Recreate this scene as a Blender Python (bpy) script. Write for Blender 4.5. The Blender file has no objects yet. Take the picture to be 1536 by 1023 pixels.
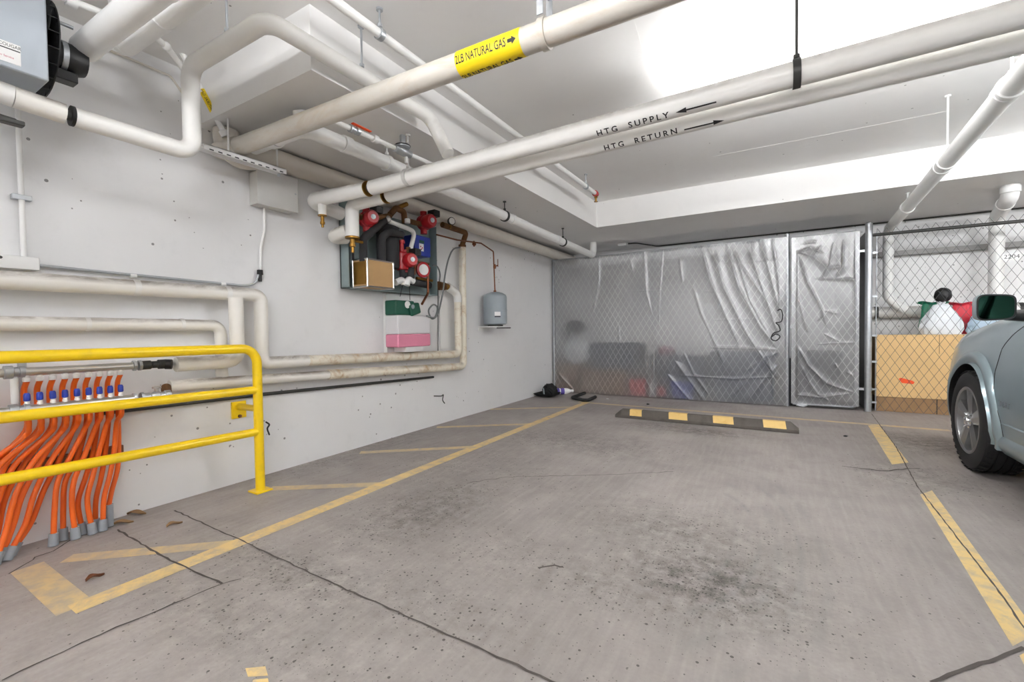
import bpy, bmesh, math, random
import numpy as np
from mathutils import Vector, Matrix, Euler
random.seed(7)
SC = bpy.context.scene
COL = SC.collection
PI = math.pi

# ------------------------------------------------------------------ camera
YAW, PITCH, ROLL, FPX, CAMH = -0.5350499, -0.02535376, -0.01336268, 666.403, 1.07
def _basis():
    cy, sy = math.cos(YAW), math.sin(YAW)
    f = Vector((sy, cy, 0)); r = Vector((cy, -sy, 0)); u = Vector((0, 0, 1))
    f2 = f*math.cos(PITCH) + u*math.sin(PITCH); u2 = -f*math.sin(PITCH) + u*math.cos(PITCH)
    r3 = r*math.cos(ROLL) + u2*math.sin(ROLL); u3 = -r*math.sin(ROLL) + u2*math.cos(ROLL)
    return r3, u3, f2
RV, UV, FV = _basis()
cam_d = bpy.data.cameras.new('camera'); cam = bpy.data.objects.new('camera', cam_d); COL.objects.link(cam)
cam_d.sensor_width = 36.0; cam_d.lens = 36.0*FPX/1536.0; cam_d.clip_start = 0.02; cam_d.clip_end = 200
m = Matrix((RV, UV, -FV)).transposed().to_4x4(); m.translation = Vector((0, 0, CAMH)); cam.matrix_world = m
SC.camera = cam

def P(px, py, ax, val):
    """world point on the plane (axis ax = val) that is seen at photo pixel px, py"""
    d = RV*((px-768)/FPX) - UV*((py-511.5)/FPX) + FV
    o = Vector((0, 0, CAMH)); t = (val-o[ax])/d[ax]
    return o + d*t
def W(px, py, x=-3.31): return P(px, py, 0, x)
def B(px, py, y=6.94): return P(px, py, 1, y)
def Z(px, py, z=0.0): return P(px, py, 2, z)

# ------------------------------------------------------------------ materials
def new_mat(name):
    mt = bpy.data.materials.new(name); mt.use_nodes = True
    nt = mt.node_tree
    return mt, nt, nt.nodes['Principled BSDF']
def srgb(c):
    return tuple(((v/255.0)/12.92 if v/255.0 <= 0.04045 else ((v/255.0+0.055)/1.055)**2.4) for v in c)
def N(nt, typ, **kw):
    n = nt.nodes.new(typ)
    for k, v in kw.items():
        if k in n.inputs: n.inputs[k].default_value = v
        else: setattr(n, k, v)
    return n
def ramp(nt, fac, p0, p1, c0=(0,0,0,1), c1=(1,1,1,1)):
    r = nt.nodes.new('ShaderNodeValToRGB'); e = r.color_ramp.elements
    e[0].position = p0; e[1].position = p1; e[0].color = c0; e[1].color = c1
    nt.links.new(fac, r.inputs['Fac']); return r.outputs['Color']
def mixc(nt, fac, a, b, mode='MIX'):
    n = nt.nodes.new('ShaderNodeMix'); n.data_type = 'RGBA'; n.blend_type = mode
    for s, v in ((n.inputs[0], fac), (n.inputs[6], a), (n.inputs[7], b)):
        if isinstance(v, bpy.types.NodeSocket): nt.links.new(v, s)
        elif isinstance(v, (int, float)): s.default_value = v
        else: s.default_value = tuple(v)+((1.0,) if len(v) == 3 else ())
    return n.outputs[2]
def math_n(nt, op, a, b=None):
    n = nt.nodes.new('ShaderNodeMath'); n.operation = op
    for i, v in enumerate((a, b)):
        if v is None: continue
        if isinstance(v, bpy.types.NodeSocket): nt.links.new(v, n.inputs[i])
        else: n.inputs[i].default_value = v
    return n.outputs[0]
def noise(nt, vec, scale, detail=4, rough=0.55, dist=0.0):
    n = N(nt, 'ShaderNodeTexNoise'); n.inputs['Scale'].default_value = scale; n.inputs['Detail'].default_value = detail
    n.inputs['Roughness'].default_value = rough; n.inputs['Distortion'].default_value = dist
    if vec is not None: nt.links.new(vec, n.inputs['Vector'])
    return n.outputs['Fac']
def geo_pos(nt): return nt.nodes.new('ShaderNodeNewGeometry').outputs['Position']
def mapped(nt, vec, scale, rot=(0,0,0)):
    n = nt.nodes.new('ShaderNodeMapping'); n.inputs['Scale'].default_value = scale; n.inputs['Rotation'].default_value = rot
    nt.links.new(vec, n.inputs['Vector']); return n.outputs['Vector']
def bump(nt, b, h, strength=0.2, dist=0.01):
    n = nt.nodes.new('ShaderNodeBump'); n.inputs['Strength'].default_value = strength; n.inputs['Distance'].default_value = dist
    nt.links.new(h, n.inputs['Height']); nt.links.new(n.outputs['Normal'], b.inputs['Normal'])
def plain(name, rgb, rough=0.5, metal=0.0, var=0.10, scale=14.0, bmp=0.0, coat=0.0, dirt=None, dirt_amt=0.5, dirt_scale=9.0):
    """procedural paint / metal / plastic: base colour with a little noise, optional dirt blotches"""
    mt, nt, b = new_mat(name); L = nt.links
    c = srgb(rgb); tc = nt.nodes.new('ShaderNodeTexCoord').outputs['Object']
    n1 = noise(nt, tc, scale, 5)
    lo = tuple(v*(1-var) for v in c); hi = tuple(min(1, v*(1+var)) for v in c)
    col = mixc(nt, n1, lo, hi)
    if dirt is not None:
        n2 = noise(nt, tc, dirt_scale, 6, 0.65, 0.4)
        col = mixc(nt, math_n(nt, 'MULTIPLY', ramp(nt, n2, 0.52, 0.72), dirt_amt), col, srgb(dirt))
    L.new(col, b.inputs['Base Color'])
    b.inputs['Roughness'].default_value = rough; b.inputs['Metallic'].default_value = metal
    b.inputs['Coat Weight'].default_value = coat
    if bmp: bump(nt, b, noise(nt, tc, scale*4, 3), bmp, 0.004)
    return mt

# ------------------------------------------------------------------ mesh builder
def fillet(pts, R, n=7):
    pts = [Vector(p) for p in pts]
    if len(pts) < 3 or R <= 0: return pts
    out = [pts[0]]
    for i in range(1, len(pts)-1):
        a, b, c = pts[i-1], pts[i], pts[i+1]
        d1 = (a-b); d2 = (c-b); l1, l2 = d1.length, d2.length
        if l1 < 1e-6 or l2 < 1e-6: continue
        d1 /= l1; d2 /= l2
        ang = d1.angle(d2)
        if ang > 3.05: out.append(b); continue
        t = min(R/math.tan(ang/2), l1*0.49 if i > 1 else l1*0.98, l2*0.49 if i < len(pts)-2 else l2*0.98)
        p0 = b+d1*t; p1 = b+d2*t
        r = t*math.tan(ang/2)
        cen = b+(d1+d2).normalized()*(r/math.sin(ang/2))
        v0 = (p0-cen); v1 = (p1-cen); tot = v0.angle(v1); axs = v0.cross(v1).normalized()
        for k in range(n+1):
            out.append(cen+Matrix.Rotation(tot*k/n, 3, axs) @ v0)
    out.append(pts[-1])
    return out
def smooth_path(pts, n=6):
    """Catmull-Rom through points"""
    pts = [Vector(p) for p in pts]; q = [pts[0]*2-pts[1]]+pts+[pts[-1]*2-pts[-2]]; out = []
    for i in range(1, len(q)-2):
        for k in range(n):
            t = k/n; a, b, c, d = q[i-1], q[i], q[i+1], q[i+2]
            out.append(0.5*((2*b)+(c-a)*t+(2*a-5*b+4*c-d)*t*t+(-a+3*b-3*c+d)*t**3))
    out.append(pts[-1]); return out

class MB:
    def __init__(s): s.v = []; s.f = []
    def add(s, vs, fs):
        o = len(s.v); s.v += [tuple(v) for v in vs]; s.f += [tuple(i+o for i in f) for f in fs]; return s
    def box(s, lo, hi, rot=None, piv=None):
        lo = [min(a, b) for a, b in zip(lo, hi)] if False else lo
        x0, y0, z0 = [min(a, b) for a, b in zip(lo, hi)]; x1, y1, z1 = [max(a, b) for a, b in zip(lo, hi)]
        vs = [Vector(p) for p in ((x0,y0,z0),(x1,y0,z0),(x1,y1,z0),(x0,y1,z0),(x0,y0,z1),(x1,y0,z1),(x1,y1,z1),(x0,y1,z1))]
        if rot is not None:
            c = Vector(piv) if piv is not None else Vector(((x0+x1)/2, (y0+y1)/2, (z0+z1)/2))
            R = Euler(rot).to_matrix(); vs = [c+R @ (v-c) for v in vs]
        return s.add(vs, [(0,3,2,1),(4,5,6,7),(0,1,5,4),(1,2,6,5),(2,3,7,6),(3,0,4,7)])
    def tube(s, pts, r, seg=16, bend=0.0, n=7, cap=True):
        pts = fillet(pts, bend, n) if bend else [Vector(p) for p in pts]
        rs = r if isinstance(r, (list, tuple)) else [r]*len(pts)
        t = [(pts[min(i+1, len(pts)-1)]-pts[max(i-1, 0)]).normalized() for i in range(len(pts))]
        up = Vector((0, 0, 1)) if abs(t[0].z) < 0.9 else Vector((1, 0, 0))
        nrm = t[0].cross(up).normalized(); vs = []; fs = []
        for i, p in enumerate(pts):
            if i: nrm = (nrm-t[i]*nrm.dot(t[i])).normalized()
            bi = t[i].cross(nrm)
            for k in range(seg):
                a = 2*PI*k/seg; vs.append(p+(nrm*math.cos(a)+bi*math.sin(a))*rs[i])
        for i in range(len(pts)-1):
            for k in range(seg):
                a, b = i*seg+k, i*seg+(k+1) % seg
                fs.append((a, b, b+seg, a+seg))
        if cap:
            fs.append(tuple(range(seg-1, -1, -1))); fs.append(tuple((len(pts)-1)*seg+k for k in range(seg)))
        return s.add(vs, fs)
    def cyl(s, p0, p1, r0, r1=None, seg=20): return s.tube([p0, p1], [r0, r0 if r1 is None else r1], seg)
    def lathe(s, o, prof, axis=(0,0,1), seg=28, cap=True):
        """prof: list of (radius, height along axis)"""
        ax = Vector(axis).normalized(); o = Vector(o)
        a1 = ax.cross(Vector((0, 0, 1)) if abs(ax.z) < 0.9 else Vector((1, 0, 0))).normalized(); a2 = ax.cross(a1)
        vs = []; fs = []
        for r, h in prof:
            for k in range(seg):
                a = 2*PI*k/seg; vs.append(o+ax*h+(a1*math.cos(a)+a2*math.sin(a))*max(r, 1e-4))
        for i in range(len(prof)-1):
            for k in range(seg):
                a, b = i*seg+k, i*seg+(k+1) % seg; fs.append((a, b, b+seg, a+seg))
        if cap: fs.append(tuple(range(seg-1, -1, -1))); fs.append(tuple((len(prof)-1)*seg+k for k in range(seg)))
        return s.add(vs, fs)
    def ball(s, c, rad, seg=16, rings=10, rot=None, jit=0.0, rnd=None):
        c = Vector(c); rad = rad if isinstance(rad, (tuple, list)) else (rad,)*3; R = Euler(rot).to_matrix() if rot else None
        vs = []; fs = []
        for i in range(rings+1):
            th = PI*i/rings
            for k in range(seg):
                a = 2*PI*k/seg; j = 1+(rnd.uniform(-jit, jit) if rnd else 0)
                v = Vector((math.sin(th)*math.cos(a)*rad[0], math.sin(th)*math.sin(a)*rad[1], math.cos(th)*rad[2]))*j
                vs.append(c+(R @ v if R else v))
        for i in range(rings):
            for k in range(seg):
                a, b = i*seg+k, i*seg+(k+1) % seg; fs.append((a, a+seg, b+seg, b))
        return s.add(vs, fs)
    def prism(s, poly, d):
        """poly: list of 3-D points of a flat outline, extruded by vector d"""
        n = len(poly); d = Vector(d); vs = [Vector(p) for p in poly]; vs += [v+d for v in vs]
        return s.add(vs, [tuple(range(n-1, -1, -1)), tuple(range(n, 2*n))]+[(i, (i+1) % n, n+(i+1) % n, n+i) for i in range(n)])
    def grid(s, fn, nu, nv):
        vs = [fn(i/nu, j/nv) for j in range(nv+1) for i in range(nu+1)]
        fs = [(j*(nu+1)+i, j*(nu+1)+i+1, (j+1)*(nu+1)+i+1, (j+1)*(nu+1)+i) for j in range(nv) for i in range(nu)]
        return s.add(vs, fs)
    def build(s, name, mat, parent=None, smooth=40, bevel=0.0, fix=True, bseg=2):
        me = bpy.data.meshes.new(name)
        vs = s.v; off = Vector((0, 0, 0))
        if parent is None and vs:
            a = np.array(vs); lo = a.min(0); hi = a.max(0); off = Vector(((lo[0]+hi[0])/2, (lo[1]+hi[1])/2, lo[2]))
            vs = [tuple(r) for r in (a-np.array(off))]
        me.from_pydata(vs, [], s.f)
        if fix:
            bm = bmesh.new(); bm.from_mesh(me); bmesh.ops.recalc_face_normals(bm, faces=bm.faces); bm.to_mesh(me); bm.free()
        if smooth:
            me.polygons.foreach_set('use_smooth', [True]*len(me.polygons)); me.set_sharp_from_angle(angle=math.radians(smooth))
        for mm in (mat if isinstance(mat, (list, tuple)) else [mat]): me.materials.append(mm)
        o = bpy.data.objects.new(name, me); COL.objects.link(o)
        if parent is not None: attach(o, parent)
        else: o.location = off
        if bevel:
            md = o.modifiers.new('bevel', 'BEVEL'); md.width = bevel; md.segments = bseg; md.limit_method = 'ANGLE'; md.angle_limit = math.radians(50)
            md.harden_normals = False
        return o
def world_loc(o):
    v = Vector((0, 0, 0))
    while o is not None: v += o.location; o = o.parent if o.parent is None or True else None
    return v
ROOTLOC = {}
def attach(o, parent):
    """parent without moving (mesh coordinates are world coordinates)"""
    o.parent = parent
    root = parent
    while root.parent is not None: root = root.parent
    if parent is root: o.matrix_parent_inverse = Matrix.Translation(-root.location)
    return o
def thing(name, label, cat, loc, group=None):
    o = bpy.data.objects.new(name, None); COL.objects.link(o); o.location = loc; o.empty_display_size = 0.05
    return tag(o, label, cat, group)
def tag(o, label, cat, group=None):
    o['label'] = label; o['category'] = cat; o['kind'] = 'thing'
    if group: o['group'] = group
    return o
def struct(o): o['kind'] = 'structure'; return o
def lab(o, label): o['label'] = label; return o
def text_mesh(txt, size, fn, name, mat, parent, depth=0.0, spacing=1.0, cell=0.0, bold=0.0):
    """flat letters as a mesh, mapped by fn(x, y) -> world point"""
    cu = bpy.data.curves.new('txt', 'FONT'); cu.body = txt; cu.size = size; cu.align_x = 'CENTER'; cu.align_y = 'CENTER'; cu.space_character = spacing
    cu.resolution_u = 3; cu.offset = bold*size
    o = bpy.data.objects.new('txt', cu); COL.objects.link(o)
    dg = bpy.context.evaluated_depsgraph_get(); me = bpy.data.meshes.new_from_object(o.evaluated_get(dg))
    bpy.data.objects.remove(o); bpy.data.curves.remove(cu)
    bm = bmesh.new(); bm.from_mesh(me)
    if cell:
        ys = [v.co.y for v in bm.verts]; y = min(ys)+cell
        while y < max(ys):
            g = bm.verts[:]+bm.edges[:]+bm.faces[:]
            bmesh.ops.bisect_plane(bm, geom=g, plane_co=(0, y, 0), plane_no=(0, 1, 0)); y += cell
    for v in bm.verts: v.co = fn(v.co.x, v.co.y)
    bm.to_mesh(me); bm.free()
    me.name = name; me.materials.clear(); me.materials.append(mat)
    ob = bpy.data.objects.new(name, me); COL.objects.link(ob)
    if parent is not None: attach(ob, parent)
    return ob
# ------------------------------------------------------------------ material library
def concrete_floor():
    mt, nt, b = new_mat('concrete_floor'); L = nt.links; p = geo_pos(nt)
    big = noise(nt, p, 0.7, 5, 0.6, 0.6); mid = noise(nt, p, 3.2, 6, 0.65, 0.3); fine = noise(nt, p, 60, 3)
    col = mixc(nt, ramp(nt, big, 0.33, 0.68), srgb((143, 136, 133)), srgb((171, 164, 160)))
    col = mixc(nt, math_n(nt, 'MULTIPLY', ramp(nt, mid, 0.46, 0.75), 0.5), col, srgb((124, 118, 115)))
    brush = noise(nt, mapped(nt, p, (34, 3.0, 1), (0, 0, 0.5)), 1.0, 4)
    col = mixc(nt, math_n(nt, 'MULTIPLY', ramp(nt, brush, 0.42, 0.7), 0.15), col, srgb((205, 199, 193)))
    col = mixc(nt, math_n(nt, 'MULTIPLY', ramp(nt, fine, 0.35, 0.75), 0.25), col, srgb((128, 122, 118)))
    # oil and dirt patches: (centre, size x, size y, strength)
    sep = nt.nodes.new('ShaderNodeSeparateXYZ'); L.new(p, sep.inputs[0]); X, Y = sep.outputs['X'], sep.outputs['Y']
    spots = [((1060, 870), 0.36, 0.30, 0.95), ((1020, 800), 0.55, 0.34, 0.50), ((640, 765), 0.34, 0.60, 0.60), ((910, 880), 0.34, 0.16, 0.50),
             ((1060, 648), 0.36, 0.16, 0.85), ((1000, 640), 0.5, 0.2, 0.5), ((850, 660), 0.9, 0.35, 0.42), ((700, 700), 0.8, 0.6, 0.25), ((1390, 665), 0.30, 0.35, 0.75),
             ((1380, 715), 0.35, 0.35, 0.45), ((440, 860), 0.55, 0.18, 0.55), ((380, 950), 1.0, 0.2, 0.35), ((620, 900), 0.6, 0.25, 0.35), ((780, 840), 0.6, 0.3, 0.3), ((560, 660), 0.35, 0.6, 0.5), ((480, 690), 0.3, 0.5, 0.4)]
    tot = None
    for (px, py), sx, sy, st in spots:
        c = Z(px, py)
        dx = math_n(nt, 'DIVIDE', math_n(nt, 'SUBTRACT', X, c.x), sx); dy = math_n(nt, 'DIVIDE', math_n(nt, 'SUBTRACT', Y, c.y), sy)
        d2 = math_n(nt, 'ADD', math_n(nt, 'MULTIPLY', dx, dx), math_n(nt, 'MULTIPLY', dy, dy))
        g = math_n(nt, 'MULTIPLY', math_n(nt, 'POWER', 2.718, math_n(nt, 'MULTIPLY', d2, -1.0)), st)
        tot = g if tot is None else math_n(nt, 'MAXIMUM', tot, g)
    blot = noise(nt, p, 12, 9, 0.78, 0.15)
    mask = math_n(nt, 'MULTIPLY', tot, ramp(nt, blot, 0.38, 0.60))
    col = mixc(nt, math_n(nt, 'MULTIPLY', mask, 0.9), col, srgb((66, 62, 56)))
    # grit: fine dense specks in the oil, a few larger ones strewn about
    for sc_, base, gain, r0_, r1_, st_ in ((75.0, 0.0, 0.85, 0.10, 0.34, 0.75), (150.0, 0.02, 0.6, 0.12, 0.30, 0.5), (22.0, 0.05, 0.22, 0.03, 0.10, 0.85)):
        vo = N(nt, 'ShaderNodeTexVoronoi', Scale=sc_); L.new(p, vo.inputs['Vector'])
        rnd = N(nt, 'ShaderNodeSeparateColor'); L.new(vo.outputs['Color'], rnd.inputs[0])
        on = math_n(nt, 'LESS_THAN', rnd.outputs[0], math_n(nt, 'ADD', math_n(nt, 'MULTIPLY', math_n(nt, 'MULTIPLY', tot, ramp(nt, blot, 0.30, 0.62)), gain), base))
        rad = math_n(nt, 'LESS_THAN', vo.outputs['Distance'], math_n(nt, 'ADD', math_n(nt, 'MULTIPLY', rnd.outputs[1], r1_), r0_))
        col = mixc(nt, math_n(nt, 'MULTIPLY', math_n(nt, 'MULTIPLY', on, rad), st_), col, srgb((50, 47, 43)))
    # faint grey tyre scuffs: arcs around a point right of the middle
    cx = Z(1100, 800)
    ring = None
    for r0, w, st in ((0.30, 0.018, 0.5), (0.38, 0.03, 0.35), (0.47, 0.02, 0.4), (0.2, 0.02, 0.35), (0.56, 0.03, 0.3)):
        dx = math_n(nt, 'SUBTRACT', X, cx.x-0.18); dy = math_n(nt, 'MULTIPLY', math_n(nt, 'SUBTRACT', Y, cx.y-0.1), 0.42)
        d = math_n(nt, 'SQRT', math_n(nt, 'ADD', math_n(nt, 'MULTIPLY', dx, dx), math_n(nt, 'MULTIPLY', dy, dy)))
        g = math_n(nt, 'ABSOLUTE', math_n(nt, 'DIVIDE', math_n(nt, 'SUBTRACT', d, r0), w))
        g = math_n(nt, 'MULTIPLY', math_n(nt, 'MAXIMUM', math_n(nt, 'SUBTRACT', 1.0, g), 0.0), st)
        ring = g if ring is None else math_n(nt, 'MAXIMUM', ring, g)
    ring = math_n(nt, 'MULTIPLY', ring, math_n(nt, 'MULTIPLY', math_n(nt, 'GREATER_THAN', X, cx.x-0.1), ramp(nt, mid, 0.35, 0.6)))
    col = mixc(nt, ring, col, srgb((128, 128, 126)))
    L.new(col, b.inputs['Base Color'])
    b.inputs['Roughness'].default_value = 0.62; b.inputs['Specular IOR Level'].default_value = 0.35
    hh = math_n(nt, 'ADD', math_n(nt, 'MULTIPLY', fine, 0.5), math_n(nt, 'MULTIPLY', brush, 0.6)); bump(nt, b, hh, 0.25, 0.004)
    return mt
def painted_concrete(name, rgb, pits=0.5, grime_or_haze=0.25):
    mt, nt, b = new_mat(name); L = nt.links; p = geo_pos(nt)
    n1 = noise(nt, p, 1.1, 5, 0.6, 0.4); n2 = noise(nt, p, 5.5, 6, 0.7, 0.3); c = srgb(rgb)
    col = mixc(nt, n1, tuple(v*0.93 for v in c), tuple(min(1, v*1.05) for v in c))
    col = mixc(nt, math_n(nt, 'MULTIPLY', ramp(nt, n2, 0.55, 0.8), grime_or_haze), col, tuple(v*0.72 for v in c))
    vo = N(nt, 'ShaderNodeTexVoronoi', Scale=15.0); L.new(p, vo.inputs['Vector'])
    s = N(nt, 'ShaderNodeSeparateColor'); L.new(vo.outputs['Color'], s.inputs[0])
    on = math_n(nt, 'LESS_THAN', s.outputs[0], math_n(nt, 'MULTIPLY', ramp(nt, n1, 0.40, 0.62), pits))
    rad = math_n(nt, 'LESS_THAN', vo.outputs['Distance'], math_n(nt, 'ADD', math_n(nt, 'MULTIPLY', s.outputs[1], 0.12), 0.03))
    pit = math_n(nt, 'MULTIPLY', on, rad)
    col = mixc(nt, math_n(nt, 'MULTIPLY', pit, 0.7), col, srgb((70, 66, 62)))
    L.new(col, b.inputs['Base Color']); b.inputs['Roughness'].default_value = 0.55
    h = math_n(nt, 'SUBTRACT', noise(nt, p, 30, 4), math_n(nt, 'MULTIPLY', pit, 2.0)); bump(nt, b, h, 0.18, 0.004)
    return mt
def line_paint():
    """worn yellow road paint over the same concrete"""
    mt, nt, b = new_mat('worn_yellow_line_paint'); L = nt.links; p = geo_pos(nt)
    n = noise(nt, p, 14, 8, 0.72, 0.3); big = noise(nt, p, 1.4, 4)
    col = mixc(nt, big, srgb((222, 190, 120)), srgb((228, 202, 146)))
    wear = ramp(nt, n, 0.44, 0.62); wear = math_n(nt, 'MULTIPLY', wear, 0.65)
    col = mixc(nt, wear, col, srgb((176, 164, 150)))
    L.new(col, b.inputs['Base Color']); b.inputs['Roughness'].default_value = 0.6
    bump(nt, b, noise(nt, p, 60, 3), 0.2, 0.003); return mt
def faded_paint():
    mt = line_paint(); mt.name = 'faded_yellow_line_paint'; nt = mt.node_tree; b = nt.nodes['Principled BSDF']
    src = b.inputs['Base Color'].links[0].from_socket; p = geo_pos(nt)
    f = math_n(nt, 'ADD', math_n(nt, 'MULTIPLY', ramp(nt, noise(nt, p, 7, 7, 0.7), 0.35, 0.7), 0.45), 0.25)
    nt.links.new(mixc(nt, f, src, srgb((170, 161, 150))), b.inputs['Base Color']); return mt
def insulation(name, rgb=(238, 237, 233), dust=0.5, rust=0.0):
    """white jacketed pipe insulation: dust lying on top, optional rust weeping in bands"""
    mt, nt, b = new_mat(name); L = nt.links; g = nt.nodes.new('ShaderNodeNewGeometry'); p = g.outputs['Position']
    c = srgb(rgb); n1 = noise(nt, p, 6, 5, 0.6); n2 = noise(nt, mapped(nt, p, (7, 3.2, 7)), 1.0, 6, 0.7, 0.5)
    col = mixc(nt, n1, tuple(v*0.92 for v in c), tuple(min(1, v*1.04) for v in c))
    s = nt.nodes.new('ShaderNodeSeparateXYZ'); L.new(g.outputs['Normal'], s.inputs[0])
    up = ramp(nt, s.outputs['Z'], 0.12, 0.75)
    col = mixc(nt, math_n(nt, 'MULTIPLY', math_n(nt, 'MULTIPLY', up, ramp(nt, n2, 0.32, 0.60)), dust), col, srgb((112, 100, 88)))
    if rust:
        n3 = noise(nt, mapped(nt, p, (3, 9, 7)), 1.0, 6, 0.75, 0.6)
        col = mixc(nt, math_n(nt, 'MULTIPLY', ramp(nt, n3, 0.50, 0.70), rust), col, srgb((176, 132, 66)))
    L.new(col, b.inputs['Base Color']); b.inputs['Roughness'].default_value = 0.45
    bump(nt, b, noise(nt, p, 22, 4), 0.12, 0.006); return mt
def plastic_film():
    mt = bpy.data.materials.new('clear_plastic_film'); mt.use_nodes = True; nt = mt.node_tree; L = nt.links
    out = nt.nodes['Material Output']; nt.nodes.remove(nt.nodes['Principled BSDF'])
    p = geo_pos(nt); n = noise(nt, p, 3.0, 5, 0.6, 0.5)
    tr = N(nt, 'ShaderNodeBsdfTransparent'); tr.inputs[0].default_value = (0.98, 0.98, 0.98, 1)
    df = N(nt, 'ShaderNodeBsdfDiffuse'); df.inputs[0].default_value = (0.88, 0.88, 0.88, 1)
    tl = N(nt, 'ShaderNodeBsdfTranslucent'); tl.inputs[0].default_value = (0.80, 0.82, 0.84, 1)
    gl = N(nt, 'ShaderNodeBsdfGlossy'); gl.inputs['Roughness'].default_value = 0.17; gl.inputs[0].default_value = (0.97, 0.98, 1, 1)
    rf = N(nt, 'ShaderNodeBsdfRefraction'); rf.inputs['IOR'].default_value = 1.12; rf.inputs['Roughness'].default_value = 0.55
    bp = N(nt, 'ShaderNodeBump'); bp.inputs['Strength'].default_value = 0.35; bp.inputs['Distance'].default_value = 0.01
    # the film lies on the chain link: its diamonds press through, and a pale haze is painted along them
    sp = nt.nodes.new('ShaderNodeSeparateXYZ'); L.new(p, sp.inputs[0])
    a = math_n(nt, 'DIVIDE', math_n(nt, 'ADD', sp.outputs['X'], 3.235), 0.088); c = math_n(nt, 'DIVIDE', math_n(nt, 'SUBTRACT', sp.outputs['Z'], 0.03), 0.148)
    line = None
    for op in ('ADD', 'SUBTRACT'):
        f = math_n(nt, 'ABSOLUTE', math_n(nt, 'SUBTRACT', math_n(nt, 'FRACT', math_n(nt, 'ADD', math_n(nt, op, a, c), 50.5)), 0.5))
        g = ramp(nt, f, 0.02, 0.08, (1, 1, 1, 1), (0, 0, 0, 1)); line = g if line is None else math_n(nt, 'MAXIMUM', line, g)
    touch = math_n(nt, 'MULTIPLY', line, math_n(nt, 'ADD', math_n(nt, 'MULTIPLY', ramp(nt, noise(nt, p, 1.6, 3), 0.38, 0.60), 0.65), 0.35))
    L.new(math_n(nt, 'ADD', noise(nt, p, 16, 4, 0.6, 0.8), math_n(nt, 'MULTIPLY', touch, 0.25)), bp.inputs['Height'])
    grime_or_haze = N(nt, 'ShaderNodeBsdfDiffuse'); grime_or_haze.inputs[0].default_value = (0.86, 0.86, 0.85, 1)  # pale haze colour that makes the wire pattern show on the film
    for s in (gl,): L.new(bp.outputs[0], s.inputs['Normal'])
    def mx(fac, a, b_):
        m_ = nt.nodes.new('ShaderNodeMixShader')
        if isinstance(fac, float): m_.inputs[0].default_value = fac
        else: L.new(fac, m_.inputs[0])
        L.new(a, m_.inputs[1]); L.new(b_, m_.inputs[2]); return m_.outputs[0]
    thru = mx(0.16, tr.outputs[0], rf.outputs[0])
    milky = mx(0.5, df.outputs[0], tl.outputs[0])
    base = mx(math_n(nt, 'ADD', math_n(nt, 'MULTIPLY', n, 0.16), FILM_MILK), thru, milky)
    base = mx(math_n(nt, 'MULTIPLY', touch, 0.34), base, grime_or_haze.outputs[0])
    fr = N(nt, 'ShaderNodeFresnel'); fr.inputs[0].default_value = 1.5
    L.new(bp.outputs[0], fr.inputs['Normal'])
    L.new(mx(math_n(nt, 'MINIMUM', math_n(nt, 'ADD', math_n(nt, 'MULTIPLY', fr.outputs[0], 1.3), 0.03), 0.9), base, gl.outputs[0]), out.inputs['Surface'])
    return mt
FILM_MILK = 0.155
M = {}
M['floor'] = concrete_floor()
M['wall'] = painted_concrete('white_painted_concrete_wall', (236, 236, 236), 0.55)
M['ceil'] = painted_concrete('pale_grey_painted_concrete_ceiling', (236, 235, 233), 0.10, 0.15)
M['joint'] = plain('joint_dirt', (84, 78, 74), 0.9)
M['line'] = line_paint(); M['faded'] = faded_paint()
M['ins'] = insulation('white_pipe_insulation'); M['insd'] = insulation('dusty_white_pipe_insulation', (238, 235, 228), 0.9)
M['insr'] = insulation('rust_stained_pipe_insulation', (236, 229, 212), 0.6, 0.75)
M['pvc'] = plain('white_painted_drain_pipe', (240, 240, 238), 0.4, var=0.04)
M['greypipe'] = insulation('grey_white_painted_pipe', (214, 208, 198), 0.2, 0.12)
M['gas'] = insulation('painted_steel_gas_pipe', (206, 201, 191), 0.4, 0.3)
M['yellow'] = plain('safety_yellow_paint', (246, 208, 16), 0.32, var=0.05, coat=0.2, dirt=(168, 140, 60), dirt_amt=0.25)
M['orange'] = plain('orange_tube_plastic', (232, 104, 28), 0.38, var=0.16, scale=6)
M['sleeve'] = plain('grey_plastic_conduit', (150, 156, 162), 0.5, var=0.1)
M['steel'] = plain('brushed_stainless_steel', (205, 203, 200), 0.28, 1.0)
M['galv'] = plain('galvanised_steel', (186, 190, 194), 0.42, 0.85, var=0.18, scale=30)
M['wire'] = plain('galvanised_wire', (84, 86, 88), 0.55, 0.3)
M['wirebright'] = plain('dull_galvanised_wire', (120, 122, 125), 0.6, 0.1)
M['dark'] = plain('dark_steel', (70, 70, 68), 0.5, 0.6)
M['black'] = plain('black_plastic', (26, 26, 27), 0.45)
M['rubber'] = plain('black_rubber', (30, 30, 31), 0.75, bmp=0.15)
M['foam'] = plain('black_foam_insulation', (52, 52, 54), 0.85, bmp=0.3)
M['brass'] = plain('tarnished_brass', (150, 112, 50), 0.38, 0.9, var=0.3)
M['copper'] = plain('aged_copper', (128, 78, 52), 0.4, 0.85, var=0.25)
M['rust'] = plain('rusted_iron', (112, 76, 42), 0.75, 0.3, var=0.45, dirt=(60, 42, 28), dirt_amt=0.7)
M['red'] = plain('red_enamel', (176, 26, 36), 0.35, var=0.12)
M['blue'] = plain('blue_plastic', (32, 56, 158), 0.4)
M['green'] = plain('dark_green_plastic', (18, 82, 62), 0.45)
M['white'] = plain('white_plastic', (238, 238, 236), 0.4, var=0.03)
M['grey'] = plain('grey_enamel', (150, 160, 166), 0.4, var=0.06)
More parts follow.
